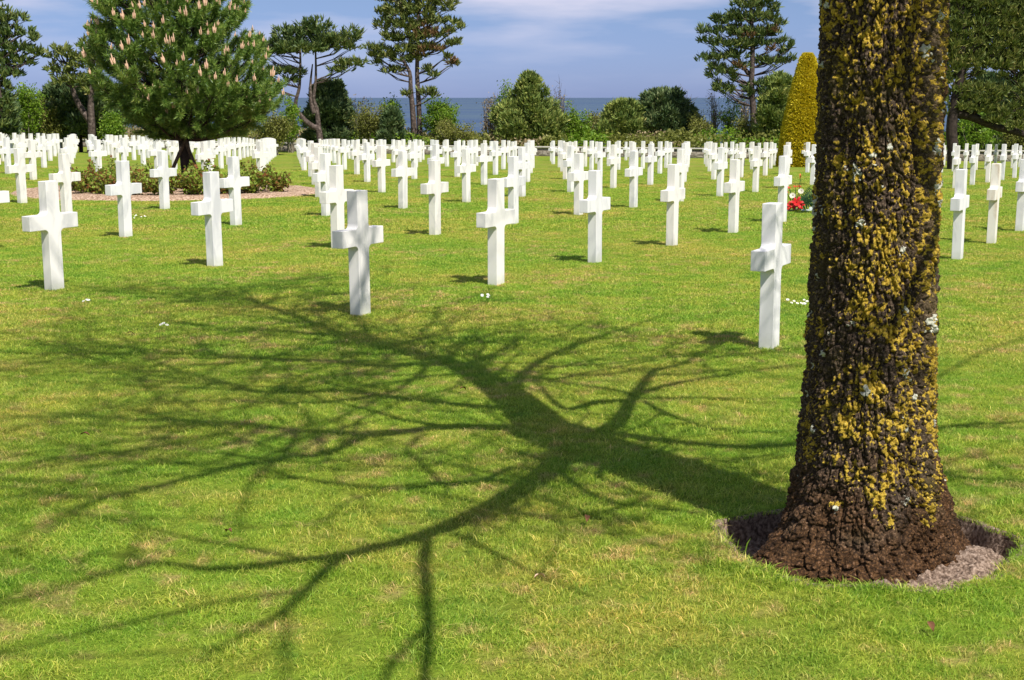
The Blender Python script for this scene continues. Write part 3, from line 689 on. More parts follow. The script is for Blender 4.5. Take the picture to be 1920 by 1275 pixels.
def make_grass():
    A=[tuft_mesh('tuft',i,36,.05,.025,.0022,1.0) for i in range(6)]+[tuft_mesh('tuft',16,24,.05,.032,.0028,1.1)]
    x,y,rs=scatter(3.0,9.5,640,1)
    cl=fbm(np.stack([x*3.3,y*3.3,x*0],1),3,9); sc=rs.uniform(.75,1.25,len(x))*(.65+.75*cl)
    rimn=(pit_d(x,y)<.12); sc=np.where(rimn,sc*1.3,sc)
    # extra blades that overhang the edge of the soil ring
    th=rs.uniform(0,2*np.pi,420); rr=pit_r(th)+rs.uniform(.02,.06,420)
    x=np.concatenate([x,TX+rr*np.cos(th)]); y=np.concatenate([y,TY+rr*np.sin(th)]); sc=np.concatenate([sc,rs.uniform(.7,1.25,420)])
    grass_layer('grass_blades',np.stack([x,y,ground(x,y)],1),rs.uniform(0,6.28,len(x)),sc,A,'short mown grass blades of the near lawn')
    B_=[tuft_mesh('tuft',30+i,34,.085,.030,.0042,1.05) for i in range(6)]
    x,y,rs=scatter(9.5,20,300,2); cl=fbm(np.stack([x*2,y*2,x*0],1),3,10)
    sc=rs.uniform(.75,1.25,len(x))*(.65+.7*cl)
    # uncut blades hugging the crosses
    ex=[];ey=[]
    for (i,j,cx,cy,cz,px,py) in indiv[:26]:
        for _ in range(26):
            a=rs.uniform(0,6.28); ex.append(cx+.1*math.cos(a)); ey.append(cy+.1*math.sin(a))
    x=np.concatenate([x,ex]); y=np.concatenate([y,ey]); sc=np.concatenate([sc,rs.uniform(.7,1.2,len(ex))])
    grass_layer('grass_blades',np.stack([x,y,ground(x,y)],1),rs.uniform(0,6.28,len(x)),sc,B_,'short mown grass among the front crosses')
    C_=[tuft_mesh('tuft',60+i,38,.15,.036,.0080,1.05) for i in range(6)]
    x,y,rs=scatter(20,48,95,3); cl=fbm(np.stack([x,y,x*0],1),3,11)
    grass_layer('grass_blades',np.stack([x,y,ground(x,y)],1),rs.uniform(0,6.28,len(x)),rs.uniform(.75,1.2,len(x))*(.7+.6*cl),C_,'short mown grass of the farther lawn')
make_grass()

# ------------------------------------------------------------------ low stone wall
def make_wall():
    root=empty('stone_wall',(0,88,gz(0,88))); tag(root,'long low stone wall with pale coping behind the last crosses','wall')
    ox,oy,oz=root.location
    def run(x0,x1,part_h0,part_h1,th,mat,name,n=90,jit=0):
        V=[];Fc=[]; rs=random.Random(3)
        for k in range(n+1):
            x=x0+(x1-x0)*k/n; y=88-.53*x; z=gz(x,y); nx,ny=.468,.883
            j=rs.uniform(-jit,jit)
            for (s,h) in ((-1,part_h0),(1,part_h0),(1,part_h1+j),(-1,part_h1+j)):
                V.append((x+nx*th*s-ox,y+ny*th*s-oy,z+h-oz))
        for k in range(n):
            a=k*4
            for q in range(4): Fc.append((a+q,a+(q+1)%4,a+4+(q+1)%4,a+4+q))
        return mesh_np(name,V,Fc,mat,root)
    run(-62,40,-.3,.50,.22,M['wall'],'stonework'); run(-62,40,.502,.60,.27,M['coping'],'coping',jit=.012)
make_wall()

# ------------------------------------------------------------------ trees beyond the wall
def tuft_cloud(pads,Y,dens,rs,size,width,per,depth=None,updir=.8,spread=.45):
    """needle tufts filling a list of foliage pads given as picture ellipses at distance Y"""
    C=[];D=[]
    for (px,py,rx,ry) in pads:
        c=at(px,py,Y); s=(Y*1.0)/F; ax=rx*s; az=ry*s; ay=ax*.8 if depth is None else depth
        n=max(10,int(1.9*(dens*ax*ax*2.2+dens*ax*az*1.5)))
        u=unit(rs.normal(0,1,(n,3)))*(rs.uniform(.15,1,n)**.5)[:,None]
        u[:,2]=np.where(u[:,2]<0,u[:,2]*.65,u[:,2])
        p=np.array(c)[None]+u*np.array([ax,ay,az])
        p=p+rs.normal(0,.05,(n,3))
        C.append(p); D.append(unit(u*np.array([.8,.8,.5])+np.array([0,0,updir])))
    C=np.concatenate(C);D=np.concatenate(D)
    return blades(C,D,size,width,spread,per,rs,jit=size*.12)
def pine(label,Y,trunks,pads,mat,seed,dens=9,size=.42,width=.085,per=9,name='pine_tree',rusty=None,bark='pinebark',group=None,tr=(.26,.10)):
    rs=np.random.RandomState(seed); rr=random.Random(seed)
    b=at(*trunks[0][0],Y); bz=gz(b.x,b.y); root=empty(name,(b.x,b.y,bz)); tag(root,label,'tree',group)
    o=np.array([b.x,b.y,bz]); tb=Tubes(); nodes=[]
    for k,t in enumerate(trunks):
        P=[at(x,y,Y+(0 if k==0 else .25)) for x,y in t]
        if k==0: P[0].z=bz-.3
        n=len(P); rad=[tr[0]*(1-i/(n-1))+tr[1]*i/(n-1) for i in range(n)]
        if k>0: rad=[r*.85 for r in rad]
        Q=[];RR=[]
        for i in range(n-1):
            p0=P[max(0,i-1)];p1=P[i];p2=P[i+1];p3=P[min(n-1,i+2)]
            for t_ in (0,.33,.66):
                Q.append(.5*((2*p1)+(p2-p0)*t_+(2*p0-5*p1+4*p2-p3)*t_*t_+(3*p1-p0-3*p2+p3)*t_**3)); RR.append(rad[i]*(1-t_)+rad[i+1]*t_)
        Q.append(P[-1]);RR.append(rad[-1])
        tb.add([q-Vector(o) for q in Q],RR,8); nodes+=[(q,r) for q,r in zip(Q,RR)]
    tb.build('trunk',M[bark],root)
    br=Tubes()
    for (px,py,rx,ry) in pads:
        c=at(px,py,Y); s=Y/F
        # nearest trunk point at or below the pad
        best=min(nodes,key=lambda q:(abs(q[0].x-c.x)*.45+abs((q[0].z)-(c.z-.35*abs(q[0].x-c.x)-.2))))
        st=best[0]; dy=rr.uniform(-1,1)*rx*s*.6
        for m_ in range(3):
            e=c+Vector((rr.uniform(-.7,.7)*rx*s,dy+rr.uniform(-.5,.5)*rx*s,rr.uniform(-.3,.4)*ry*s))
            mid=st.lerp(e,.5)+Vector((0,0,-.12*(e-st).length*rr.uniform(.2,1)))
            br.add([st-Vector(o),st.lerp(mid,.5)-Vector(o),mid-Vector(o),mid.lerp(e,.55)-Vector(o)+Vector((0,0,.05)),e-Vector(o)],[.045,.04,.03,.022,.010],5)
    br.build('branches',M[bark],root)
    V,T=tuft_cloud(pads,Y,dens,rs,size,width,per)
    mesh_np('crown',V-o,T,M[mat],root)
    if rusty:
        V,T=tuft_cloud(rusty,Y-.4,dens*.5,rs,size*.8,width*.8,per); q=mesh_np('dead_needles',V-o,T,M['rusty'],root)
        q['label']='rust-brown dry needles in the crown'
    return root
pine('flat-topped black pine with forked curving trunks, behind the crosses left of the tall twin pine',96,
 [[(602,275),(598,245),(588,238),(572,226),(556,205),(555,188),(561,165),(563,130),(563,100),(562,70)],
  [(598,246),(596,225),(594,205),(588,185),(592,150),(592,110),(590,65)],[(590,212),(584,195),(582,160),(586,120)]],
 [(590,55,34,20),(566,58,20,14),(548,72,38,20),(530,62,14,10),(512,92,34,16),(484,80,22,12),(500,100,26,10),(640,74,32,14),(664,66,16,12),(655,82,16,9),(562,92,58,12),(612,88,30,12),(524,134,28,7),(500,140,16,6),(655,120,28,5),(672,118,12,4),(640,133,20,5),(658,90,16,5),(556,136,18,6),(545,150,16,5),(500,156,16,4),(478,92,12,7),(605,75,30,14)],
 'pine',3,dens=8,tr=(.24,.05))
pine('tall twin-trunk pine against the sky, left of centre',98,
 [[(777,278),(776,240),(773,200),(770,165),(768,135),(752,108)],[(789,278),(787,240),(785,190),(782,140),(783,90),(784,40),(782,-10),(780,-60)]],
 [(760,-45,30,16),(790,-40,30,16),(720,-5,22,16),(760,-8,34,18),(800,-5,32,18),(835,5,22,14),(716,22,16,12),(745,22,30,16),(785,22,34,16),(840,18,12,6),(722,48,22,14),(760,48,32,16),(812,40,24,10),(848,42,14,6),(864,52,8,6),(735,72,20,10),(768,72,30,14),(808,66,26,9),(835,60,14,6),(705,90,20,6),(700,104,14,4),(722,104,22,6),(755,94,24,8),(795,90,24,7),(820,92,10,5),(842,84,8,4),(858,80,6,4),(712,118,10,4),(752,112,20,7),(785,108,16,6),(838,108,8,5),(852,122,10,4),(726,134,14,5),(748,132,12,4),(800,130,9,4),(812,142,10,5),(798,174,18,5),(813,182,6,5),(764,176,6,4)],
 'pine2',5,dens=9,rusty=[(790,60,22,18),(812,92,24,6),(822,62,18,5),(850,118,10,4),(790,100,14,5)])
pine('tall single-trunk pine beside the clipped golden cone, right of centre',92,
 [[(1414,280),(1413,240),(1412,200),(1409,160),(1411,110),(1410,60),(1408,10),(1410,-30)],[(1412,142),(1404,138),(1396,128),(1385,110)]],
 [(1410,-15,24,14),(1400,8,28,14),(1435,8,22,12),(1452,18,10,8),(1345,36,10,7),(1352,42,14,8),(1375,34,22,12),(1410,34,32,12),(1446,38,16,8),(1464,44,8,6),(1318,58,11,8),(1345,60,18,9),(1385,60,26,12),(1425,62,30,10),(1455,60,10,5),(1322,78,12,7),(1355,84,22,9),(1395,84,28,9),(1432,82,20,7),(1465,80,14,5),(1482,88,9,5),(1472,98,10,5),(1316,108,10,8),(1345,108,20,9),(1380,106,22,8),(1438,116,24,7),(1464,118,14,6),(1482,114,10,6),(1342,128,18,8),(1368,136,18,6),(1390,124,14,6),(1336,142,9,4),(1350,162,11,6),(1360,172,10,5),(1343,168,7,4),(1370,166,6,3),(1376,148,5,3),(1398,168,8,6),(1404,176,8,4),(1428,158,14,7),(1445,150,12,6),(1432,172,12,6),(1448,165,10,5)],
 'pine',8,dens=9,rusty=[(1448,56,10,6),(1446,94,12,8),(1385,122,14,8),(1400,70,10,6)])
pine('broad dark pine cut by the left edge of the photo',72,
 [[(-12,285),(-8,240),(-2,200),(-6,150),(-14,90),(-20,20)]],
 [(-20,-10,28,20),(10,30,20,14),(-8,45,28,18),(40,38,12,9),(20,62,24,12),(50,62,14,9),(0,85,30,14),(35,92,22,10),(66,72,10,7),(62,96,16,7),(76,100,9,8),(12,112,30,12),(48,118,18,7),(-5,135,28,12),(25,140,20,6),(2,165,24,12),(-4,190,30,16),(6,210,24,16),(0,230,26,16)],
 'pine',12,dens=12,size=.34)
pine('pale olive pine half hidden behind the big young pine',80,
 [[(170,285),(172,240),(170,190),(174,140),(176,80)],[(171,230),(150,200),(135,165),(125,120)]],
 [(116,92,16,9),(100,104,11,12),(128,104,22,9),(98,130,10,9),(118,132,20,10),(146,122,18,10),(168,52,10,12),(182,64,14,12),(160,84,14,9),(182,96,18,12),(165,112,18,9),(185,130,20,12),(118,152,20,8),(148,150,26,10),(176,165,26,14),(196,60,16,20)],
 'pine2',15,dens=10,size=.34)
pine('massive dark pine with a heavy low limb, filling the right edge of the photo',58,
 [[(1788,308),(1787,280),(1784,250),(1788,205),(1800,150),(1805,80),(1800,0),(1796,-60)],[(1936,300),(1932,200),(1925,120),(1928,40)],[(1790,212),(1815,216),(1840,226),(1870,238),(1900,246),(1940,258)]],
 [(x+(y%3)*5,y,21,13) for x in range(1778,1990,22) for y in range(-50,125,19)]+[(1835,165,26,9),(1880,170,22,8),(1925,170,20,12),(1925,195,18,12),(1800,168,18,9),(1795,135,20,10),(1835,140,12,7),(1880,128,20,8),(1915,130,18,8),(1900,200,18,9),(1860,178,22,8)]+[(1778,20,14,14),(1775,80,13,14),(1790,118,20,12),(1830,112,16,9),(1900,108,18,9),(1785,150,16,12),(1880,140,12,8),(1905,150,14,9),(1782,182,16,12),(1815,185,20,10),(1850,190,22,10),(1885,182,18,10),(1800,200,22,9),(1840,206,24,9),(1880,212,24,8),(1915,218,16,10),(1775,210,10,10),(1865,225,22,7),(1905,236,20,6)],
 'pine2',19,dens=24,size=.26,width=.05,per=12,bark='darkbark',tr=(.26,.16))

def dense(label,Y,px,top,bot,hw,mat,seed,shape='cone',n=5200,leaf=.16,name='conifer',cat='tree',group=None,trunk=True,asp=2.2):
    """bushy evergreen: a solid crown of leafy sprays with an uneven outline"""
    rs=np.random.RandomState(seed); s=Y/F
    c=at(px,bot,Y); bz=gz(c.x,c.y); b=at(px,bot,Y).z; t=at(px,top,Y).z; b=max(b,bz+.2); h=t-b; wr=hw*s
    if shape=='cone': prof=lambda v:np.clip(np.minimum(1.10*(1-v)**.80,.66+2.0*v),0,1)
    elif shape=='dome': prof=lambda v:np.sqrt(np.clip(1-(v*1.02-.26)**2/.60,0,1))
    else: prof=lambda v:np.clip(1.05*(1-v)**.45,0,1)*np.clip(.6+2*v,0,1)
    nl=int(34+26*h/4); zv=np.sort(rs.rand(nl))**.95*.95; lt=np.arange(nl)*2.39996+rs.uniform(-.4,.4,nl)
    lr=wr*(.20+.16*rs.rand(nl)); rr_=wr*prof(zv)*rs.uniform(.50,1.02,nl); lr=lr*np.clip(.45+.6*prof(zv),.3,1)
    LC=np.stack([rr_*np.cos(lt),rr_*np.sin(lt),(b-bz)+zv*h],1)
    LC[:,2]=np.minimum(LC[:,2],(b-bz)+h-lr*.8)
    LC=np.concatenate([LC,[[0,0,(b-bz)+h-.25]]]); lr=np.append(lr,.28 if shape!='dome' else .35*wr*.5); wts=lr**2; li=rs.choice(len(LC),n,p=wts/wts.sum())
    q=unit(rs.normal(0,1,(n,3))+np.array([0,0,.25])); P=LC[li]+q*(lr[li]*rs.uniform(.6,1.12,n))[:,None]*np.array([1,1,.85])
    fill=rs.rand(n)<.16; P[fill]*=np.array([.55,.55,1]); P[:,2]=np.maximum(P[:,2],.05)
    out_=unit(q*.6+np.array([0,0,.75])+np.stack([np.cos(lt)[np.minimum(li,nl-1)],np.sin(lt)[np.minimum(li,nl-1)],0*q[:,0]],1)*.3)
    root=empty(name,(c.x,c.y,bz)); tag(root,label,cat,group)
    V,T=blades(P,out_,leaf*1.9,leaf*.50,.38,6,rs,jit=leaf*.3); mesh_np('crown',V,T,M[mat],root)
    if trunk:
        tb=Tubes(); tb.add([(0,0,-.2),(.03,0,h*.3),(0,.02,h*.7)],[.14,.11,.05],7)
        rr=random.Random(seed)
        for k in range(14):
            a=rr.uniform(0,6.28); z0=h*rr.uniform(.08,.6); rl=wr*.6
            tb.add([(0,0,z0),(rl*.5*math.cos(a),rl*.5*math.sin(a),z0+.15),(rl*math.cos(a),rl*math.sin(a),z0+.5)],[.045,.03,.012],5)
        tb.build('trunk',M['darkbark'],root)
    return root
dense('cone-shaped evergreen with brownish tip at the centre of the skyline',95,992,138,264,68,'conifer',31,'cone',6500)
dense('rounded dark evergreen, wider one of the pair right of centre',96,1243,170,266,54,'conifer_d',33,'dome',5600)
dense('small top tuft evergreen, low green one left of the rounded dark evergreen',95,1166,190,264,40,'conifer',35,'dome',3600)
dense('dark bushy evergreen behind the flat-topped forked pine',99,620,152,266,50,'conifer_d',37,'cone2',5200)
dense('small dark green bush left of the twin trunks',96,735,205,266,22,'conifer_d',39,'cone2',2200,name='evergreen_bush',cat='bush')
dense('dark evergreen filling the gap behind the massive right-hand pine',80,1850,140,292,50,'conifer_d',45,'dome',4200)
dense('dark evergreen at the far right edge behind the heavy low limb',82,1925,150,292,40,'conifer_d',46,'dome',3600)
dense('blue-green young pine squeezed between the single-trunk pine and the golden cone',88,1458,140,268,40,'conifer',41,'cone2',4600)
dense('dark evergreen mass under the pale olive pine at left',84,150,158,250,66,'conifer_d',43,'dome',7000,leaf=.17)
dense('shadowy evergreen at the far left edge under the broad dark pine',76,0,175,250,32,'conifer_d',44,'dome',3000)

def shrub(label,Y,px,top,bot,hw,mat,seed,nst=9,nleaf=900,leaf=.10,stem='stem',name='shrub',cat='shrub',airy=1.0,clumps=26):
    """many-stemmed deciduous shrub with leaves along the upper stems"""
    rs=np.random.RandomState(seed); rr=random.Random(seed); s=Y/F
    c=at(px,bot,Y); bz=gz(c.x,c.y); h=at(px,top,Y).z-bz; wr=hw*s
    root=empty(name,(c.x,c.y,bz)); tag(root,label,cat)
    tb=Tubes(); ends=[]
    for k in range(nst):
        a=rr.uniform(0,6.28); rl=wr*rr.uniform(.2,1.0); hh=h*rr.uniform(.62,1.0)*(1-.25*(rl/wr)**2)
        b0=Vector((rr.uniform(-.3,.3)*wr,rr.uniform(-.3,.3)*wr,-.1)); e=Vector((rl*math.cos(a),rl*math.sin(a),hh))
        m1=b0.lerp(e,.35)+Vector((rr.uniform(-.12,.12),rr.uniform(-.12,.12),hh*.1)); m2=b0.lerp(e,.7)+Vector((rr.uniform(-.12,.12),0,hh*.06))
        tb.add([b0,m1,m2,e],[.035,.028,.018,.006],4)
        for q in range(7):
            t=rr.uniform(.25,.98); p=(m1.lerp(m2,(t-.35)/.35) if t<.7 else m2.lerp(e,(t-.7)/.3)) if t>.35 else b0.lerp(m1,t/.35)
            d=Vector((rr.gauss(0,1),rr.gauss(0,1),rr.uniform(.5,1.6))).normalized()*rr.uniform(.3,.8)*min(1,h/3)
            tb.add([p,p+d*.5+Vector((0,0,.03)),p+d],[.014,.010,.004],3); ends.append(p+d); ends.append(p+d*.5)
        ends.append(e)
    tb.build('stems',M[stem],root)
    if nleaf:
        E=np.array([tuple(e) for e in ends]); idx=rs.randint(0,len(E),nleaf); V,Fq=leaves(E[idx],leaf,rs,.16*airy,4); mesh_np('foliage',V,Fq,M[mat],root)
    return root
SH=[
 ('fresh green hawthorn between the left-edge pine and the olive pine',80,52,148,248,26,'fresh',14,1500),
 ('olive-brown scrub bush behind the far left crosses',82,95,190,250,24,'olive',12,1300),
 ('bright green sapling showing under the left side of the young pine',80,213,205,250,16,'fresh',10,1300),
 ('olive bush low behind the right skirt of the young pine',90,515,214,268,34,'olive',14,1900),
 ('bright green sprig between the young pine and the forked pine',94,545,182,262,16,'fresh',8,900),
 ('yellow-olive willow scrub left of the twin-trunk pine',97,694,196,270,34,'olive',18,1500),
 ('tall tan thicket behind the dark evergreen left of the twin pine',104,668,172,268,22,'tan',12,260),
 ('thin fresh green shoots just left of the twin trunks',99,735,176,266,24,'fresh',12,800),
 ('yellow-green leafy scrub right of the twin-trunk pine',98,826,190,268,42,'fresh',20,2300),
 ('olive lower scrub between the twin pine and the sea gap',94,850,226,270,40,'olive',16,1400),
 ('bare grey thicket left of the cone-shaped evergreen',100,918,166,268,22,'tan',14,200),
 ('leafy sapling poking up left of the cone-shaped evergreen',98,944,142,262,14,'fresh',8,420),
 ('bare thin twigs right of the cone-shaped evergreen',100,1045,150,262,24,'tan',12,60),
 ('light green bush right of the cone-shaped evergreen',95,1080,205,268,26,'fresh',14,1500),
 ('tan and green brush in front of the sea, centre right',97,1120,215,270,28,'olive',14,1100),
 ('bare reddish twigs behind the rounded dark evergreen',101,1278,152,262,24,'tan',16,40),
 ('brown-olive bush right of the rounded dark evergreen',93,1308,214,272,22,'olive',14,1300),
 ('bare pale saplings over the sea right of the brown-olive bush',96,1340,160,270,18,'tan',10,40),
 ('sparse fresh green birch-like sapling left of the single-trunk pine',94,1368,168,270,18,'fresh',9,360),
 ('bare slender stems beside the single-trunk pine',97,1393,152,270,14,'tan',9,60),
 ('low olive brush at the foot of the single-trunk pine',90,1400,222,274,26,'olive',12,800),
 ('green undergrowth bush behind the trunk of the massive right-hand pine',75,1832,215,296,40,'fresh',14,1400),
 ('dull olive undergrowth at the right edge of the photo',76,1905,225,296,36,'olive',14,1300),
]
for k,(lb,Y,px,t,b,hw,mt,ns,nl) in enumerate(SH):
    st='twig' if 'bare' in lb and 'pale' not in lb else 'stem'
    shrub(lb,Y,px,t,b,hw,mt,100+k,ns+(10 if 'bare' in lb else 3),nl,stem=st,leaf=.085 if mt=='fresh' else .08)

def scrub_belt():
    """continuous low undergrowth behind the wall, one mass"""
    rs=np.random.RandomState(77); n=30000
    x=rs.uniform(-62,42,n); back=rs.uniform(2.5,16,n); y=88-.53*x+back*1.13
    hh=.82*(.9+1.5*fbm(np.stack([x*.35,y*.12,x*0],1),3,60))*(.55+.45*np.sin(np.clip(back/16,0,1)*3.14))
    # leave the sea gap lower
    z=ground(x,y)+hh*rs.uniform(.05,1,n)**.6
    V,Fq=leaves(np.stack([x,y,z],1),.13,rs,.10,2,up=.5)
    kind=np.repeat(fbm(np.stack([x*.22,y*.1,x*0+5],1),2,90),2)
    mi=np.where(kind<.36,1,np.where(kind<.6,0,2))
    o=mesh_np('undergrowth',V,Fq,mats=[M['olive'],M['fresh'],M['tan']],mi=mi)
    tag(o,'low tangled undergrowth filling the gap behind the stone wall','undergrowth',kind='stuff')
scrub_belt()

# ------------------------------------------------------------------ clipped golden cone
def make_topiary():
    rs=np.random.RandomState(4); Y=61; c=at(1507,306,Y); bz=gz(c.x,c.y); h=at(1507,103,Y).z-bz; s=Y/F
    root=empty('clipped_yew',(c.x,c.y,bz)); tag(root,'tall golden yellow yew clipped to a flat-topped cone','topiary')
    def prof(v): return (49*(1-v)+11*v+5*np.sin(np.clip(v,0,1)*3.14)-3*sstep(.96,1,v))*s
    n=15000; v=rs.rand(n)**1.15; th=rs.rand(n)*6.283; r=prof(v)*(1+.03*(fbm(np.stack([np.cos(th)*4,np.sin(th)*4,v*14],1),3,8)-.5))-np.abs(rs.normal(0,.035,n))
    P=np.stack([r*np.cos(th),r*np.sin(th),v*h],1); D=unit(np.stack([np.cos(th),np.sin(th),.5+0*th],1))
    m=1500; rr=prof(1.)*np.sqrt(rs.rand(m)); a=rs.rand(m)*6.283; P=np.concatenate([P,np.stack([rr*np.cos(a),rr*np.sin(a),h-np.abs(rs.normal(0,.03,m))],1)]); D=np.concatenate([D,np.tile([0,0,1.],(m,1))])
    V,T=blades(P,D,.085,.040,.55,5,rs,jit=.02); mesh_np('foliage',V,T,M['yew'],root)
    nz,na=14,28; V=[];Fc=[]
    for k in range(nz):
        for q in range(na):
            vv=k/(nz-1); rr=prof(vv)*.93; V.append((rr*math.cos(q/na*6.2832),rr*math.sin(q/na*6.2832),vv*(h-.06)-.02))
    for k in range(nz-1):
        for q in range(na): Fc.append((k*na+q,k*na+(q+1)%na,(k+1)*na+(q+1)%na,(k+1)*na+q))
    V.append((0,0,h-.08)); tp=len(V)-1
    for q in range(0,na): Fc.append(((nz-1)*na+q,(nz-1)*na+(q+1)%na,tp,tp))
    Fc=[f for f in Fc if f[2]!=f[3]]
    mesh_np('inner_twigs',V,Fc,M['yewcore'],root,smooth=True)
make_topiary()

# ------------------------------------------------------------------ young pine in its rose bed
def make_young_pine():
    rs=np.random.RandomState(21); rr=random.Random(21); PX,PY=-7.62,31.6; bz=gz(PX,PY)
    root=empty('young_pine_tree',(PX,PY,bz)); tag(root,'bushy young pine covered in peach-coloured candles, growing from the rose bed','tree')
    H=6.2
    tb=Tubes(); tb.add([(.10,0,-.1),(.08,0,.5),(.02,0,1.2),(-.02,0,2.2),(.03,0,3.4),(.0,0,4.6),(0,0,H-.2)],[.17,.145,.12,.10,.075,.05,.02],10)
    tb.build('trunk',M['darkbark'],root)
    zc=[1.25,1.5,1.8,2.2,2.7,3.4,4.2,5.0,5.7,6.2]; rl=[.7,1.3,1.65,1.82,1.78,1.62,1.32,1.0,.62,.25]; cxo=[.1,.2,.34,.22,-.05,-.22,-.26,-.24,-.2,-.15]
    br=Tubes(); S=[];SD=[];tips=[]
    nb=150
    for k in range(nb):
        v=(k+.5)/nb; ze=1.5+v**1.05*(H-1.5); ze+=rr.uniform(-.15,.15)
        Rr=np.interp(ze,zc,rl)*rr.uniform(.82,1.12); a=k*2.39996+rr.uniform(-.3,.3)
        x0=np.interp(ze,zc,cxo); z0=max(1.2,ze-.42*Rr-.15)
        st=Vector((0,0,z0)); e=Vector((x0+Rr*math.cos(a),Rr*math.sin(a),ze))
        mid=st.lerp(e,.55)+Vector((0,0,-.10*Rr))
        br.add([st,st.lerp(mid,.5)+Vector((0,0,-.03)),mid,mid.lerp(e,.5)+Vector((0,0,-.03)),e],[.045,.036,.028,.02,.012],5)
        # a whorl of shoots at the end, others behind it
        for q in range(8):
            if q<4:
                b2=a+(q-1.5)*.55+rr.uniform(-.2,.2); off=Vector((math.cos(b2),math.sin(b2),.35)).normalized()*(.0 if q==1 else .17); p=e
                d=(Vector((math.cos(b2)*.62,math.sin(b2)*.62,.85))+Vector((rr.gauss(0,.12),rr.gauss(0,.12),0))).normalized()
            else:
                t=.88-.16*(q-4)+rr.uniform(-.05,.05); p=(mid.lerp(e,(t-.55)/.45) if t>.55 else st.lerp(mid,t/.55)); b2=a+(1 if q%2 else -1)*rr.uniform(.5,1.1)
                off=Vector((math.cos(b2)*.22,math.sin(b2)*.22,rr.uniform(-.02,.2))); d=Vector((math.cos(b2)*.7,math.sin(b2)*.7,rr.uniform(.3,.9))).normalized()
            p2=p+off
            if off.length>.01: br.add([p,p.lerp(p2,.6)+Vector((0,0,-.02)),p2],[.012,.010,.008],3)
            ln=rr.uniform(.30,.46); S.append((p2,d,ln))
            if q<3: tips.append((p2+d*(ln*1.0+.03),d))
    for _ in range(330):
        a=rr.uniform(0,6.28); z=rr.uniform(1.35,2.5); x0=np.interp(z,zc,cxo); r=np.interp(z,zc,rl)*rr.uniform(.25,.98); p=Vector((x0+r*math.cos(a),r*math.sin(a),z-.05))
        S.append((p,Vector((math.cos(a)*.9,math.sin(a)*.9,rr.uniform(-.45,.5))).normalized(),rr.uniform(.25,.4)))
    for _ in range(26):
        a=rr.uniform(0,6.28); z=rr.uniform(H-1.0,H); r=rr.uniform(0,.5)*(H+.1-z); p=Vector((r*math.cos(a),r*math.sin(a),z)); d=Vector((math.cos(a)*.3,math.sin(a)*.3,1)).normalized()
        S.append((p,d,.4)); tips.append((p+d*.38,d))
    br.build('branches',M['darkbark'],root)
    C=[];D=[]
    for p,d,ln in S:
        m=26; t=np.linspace(0.0,1,m)[:,None]; C.append(np.array(p)[None]+np.array(d)[None]*ln*t); D.append(np.tile(np.array(d)*.75,(m,1)))
    C=np.concatenate(C);D=np.concatenate(D)
    V,T=blades(C,D,.135,.0095,.50,9,rs,jit=.004); mesh_np('needles',V,T,M['young'],root)
    # candles
    cs=Tubes()
    def candle_mesh():
        tb=Tubes()
        for q in range(4):
            a=q*1.57+.4; f=1 if q==0 else .62; o=Vector((0,0,0)) if q==0 else Vector((math.cos(a)*.022,math.sin(a)*.022,0))
            tb.add([o,o*1.3+Vector((0,0,.05*f)),o*1.5+Vector((0,0,.13*f)),o*1.6+Vector((0,0,.185*f))],[.011,.015,.012,.003],6)
        return tb
    c0=candle_mesh().build('candle',M['candle'],root); me=c0.data
    rr.shuffle(tips); tips.sort(key=lambda t:t[0].y+rr.uniform(-1.2,1.2))
    vis_=tips[:100]; first=True
    for (p,d) in vis_:
        if first: o=c0; first=False
        else: o=bpy.data.objects.new('candle',me); COL.objects.link(o); o.parent=root
        o.location=p; up=(d*.45+Vector((0,0,1))).normalized(); o.rotation_euler=up.to_track_quat('Z','Y').to_euler(); sc_=rr.uniform(.7,1.35); o.scale=(sc_,sc_,sc_)
    if tips[100:]:
        n=len(me.vertices); cv=np.empty(n*3); me.vertices.foreach_get('co',cv); cv=cv.reshape(-1,3); Fb=np.array([tuple(p.vertices) for p in me.polygons])
        Vs=[];Fs=[]
        for k,(p,d) in enumerate(tips[100:330]): Vs.append(cv*rr.uniform(.5,.95)+np.array(p)); Fs.append(Fb+k*n)
        q=mesh_np('candles',np.concatenate(Vs),np.concatenate(Fs),M['candle'],root,smooth=True); q['kind']='stuff'
    # stakes propping the trunk
    for (a,b,lb) in ((Vector((-.42,-.25,.05)),Vector((.08,-.16,1.15)),'weathered stake leaning against the young pine trunk from the left'),
                  (Vector((.55,-.2,-.05)),Vector((.08,-.14,1.2)),'weathered stake leaning against the young pine trunk from the right')):
        tb=Tubes(); tb.add([a,a.lerp(b,.5),b],[.045,.043,.04],8); o=tb.build('tree_stake',M['stake']); o.location=(PX,PY,bz); tag(o,lb,'stake','stakes propping the young pine')
make_young_pine()
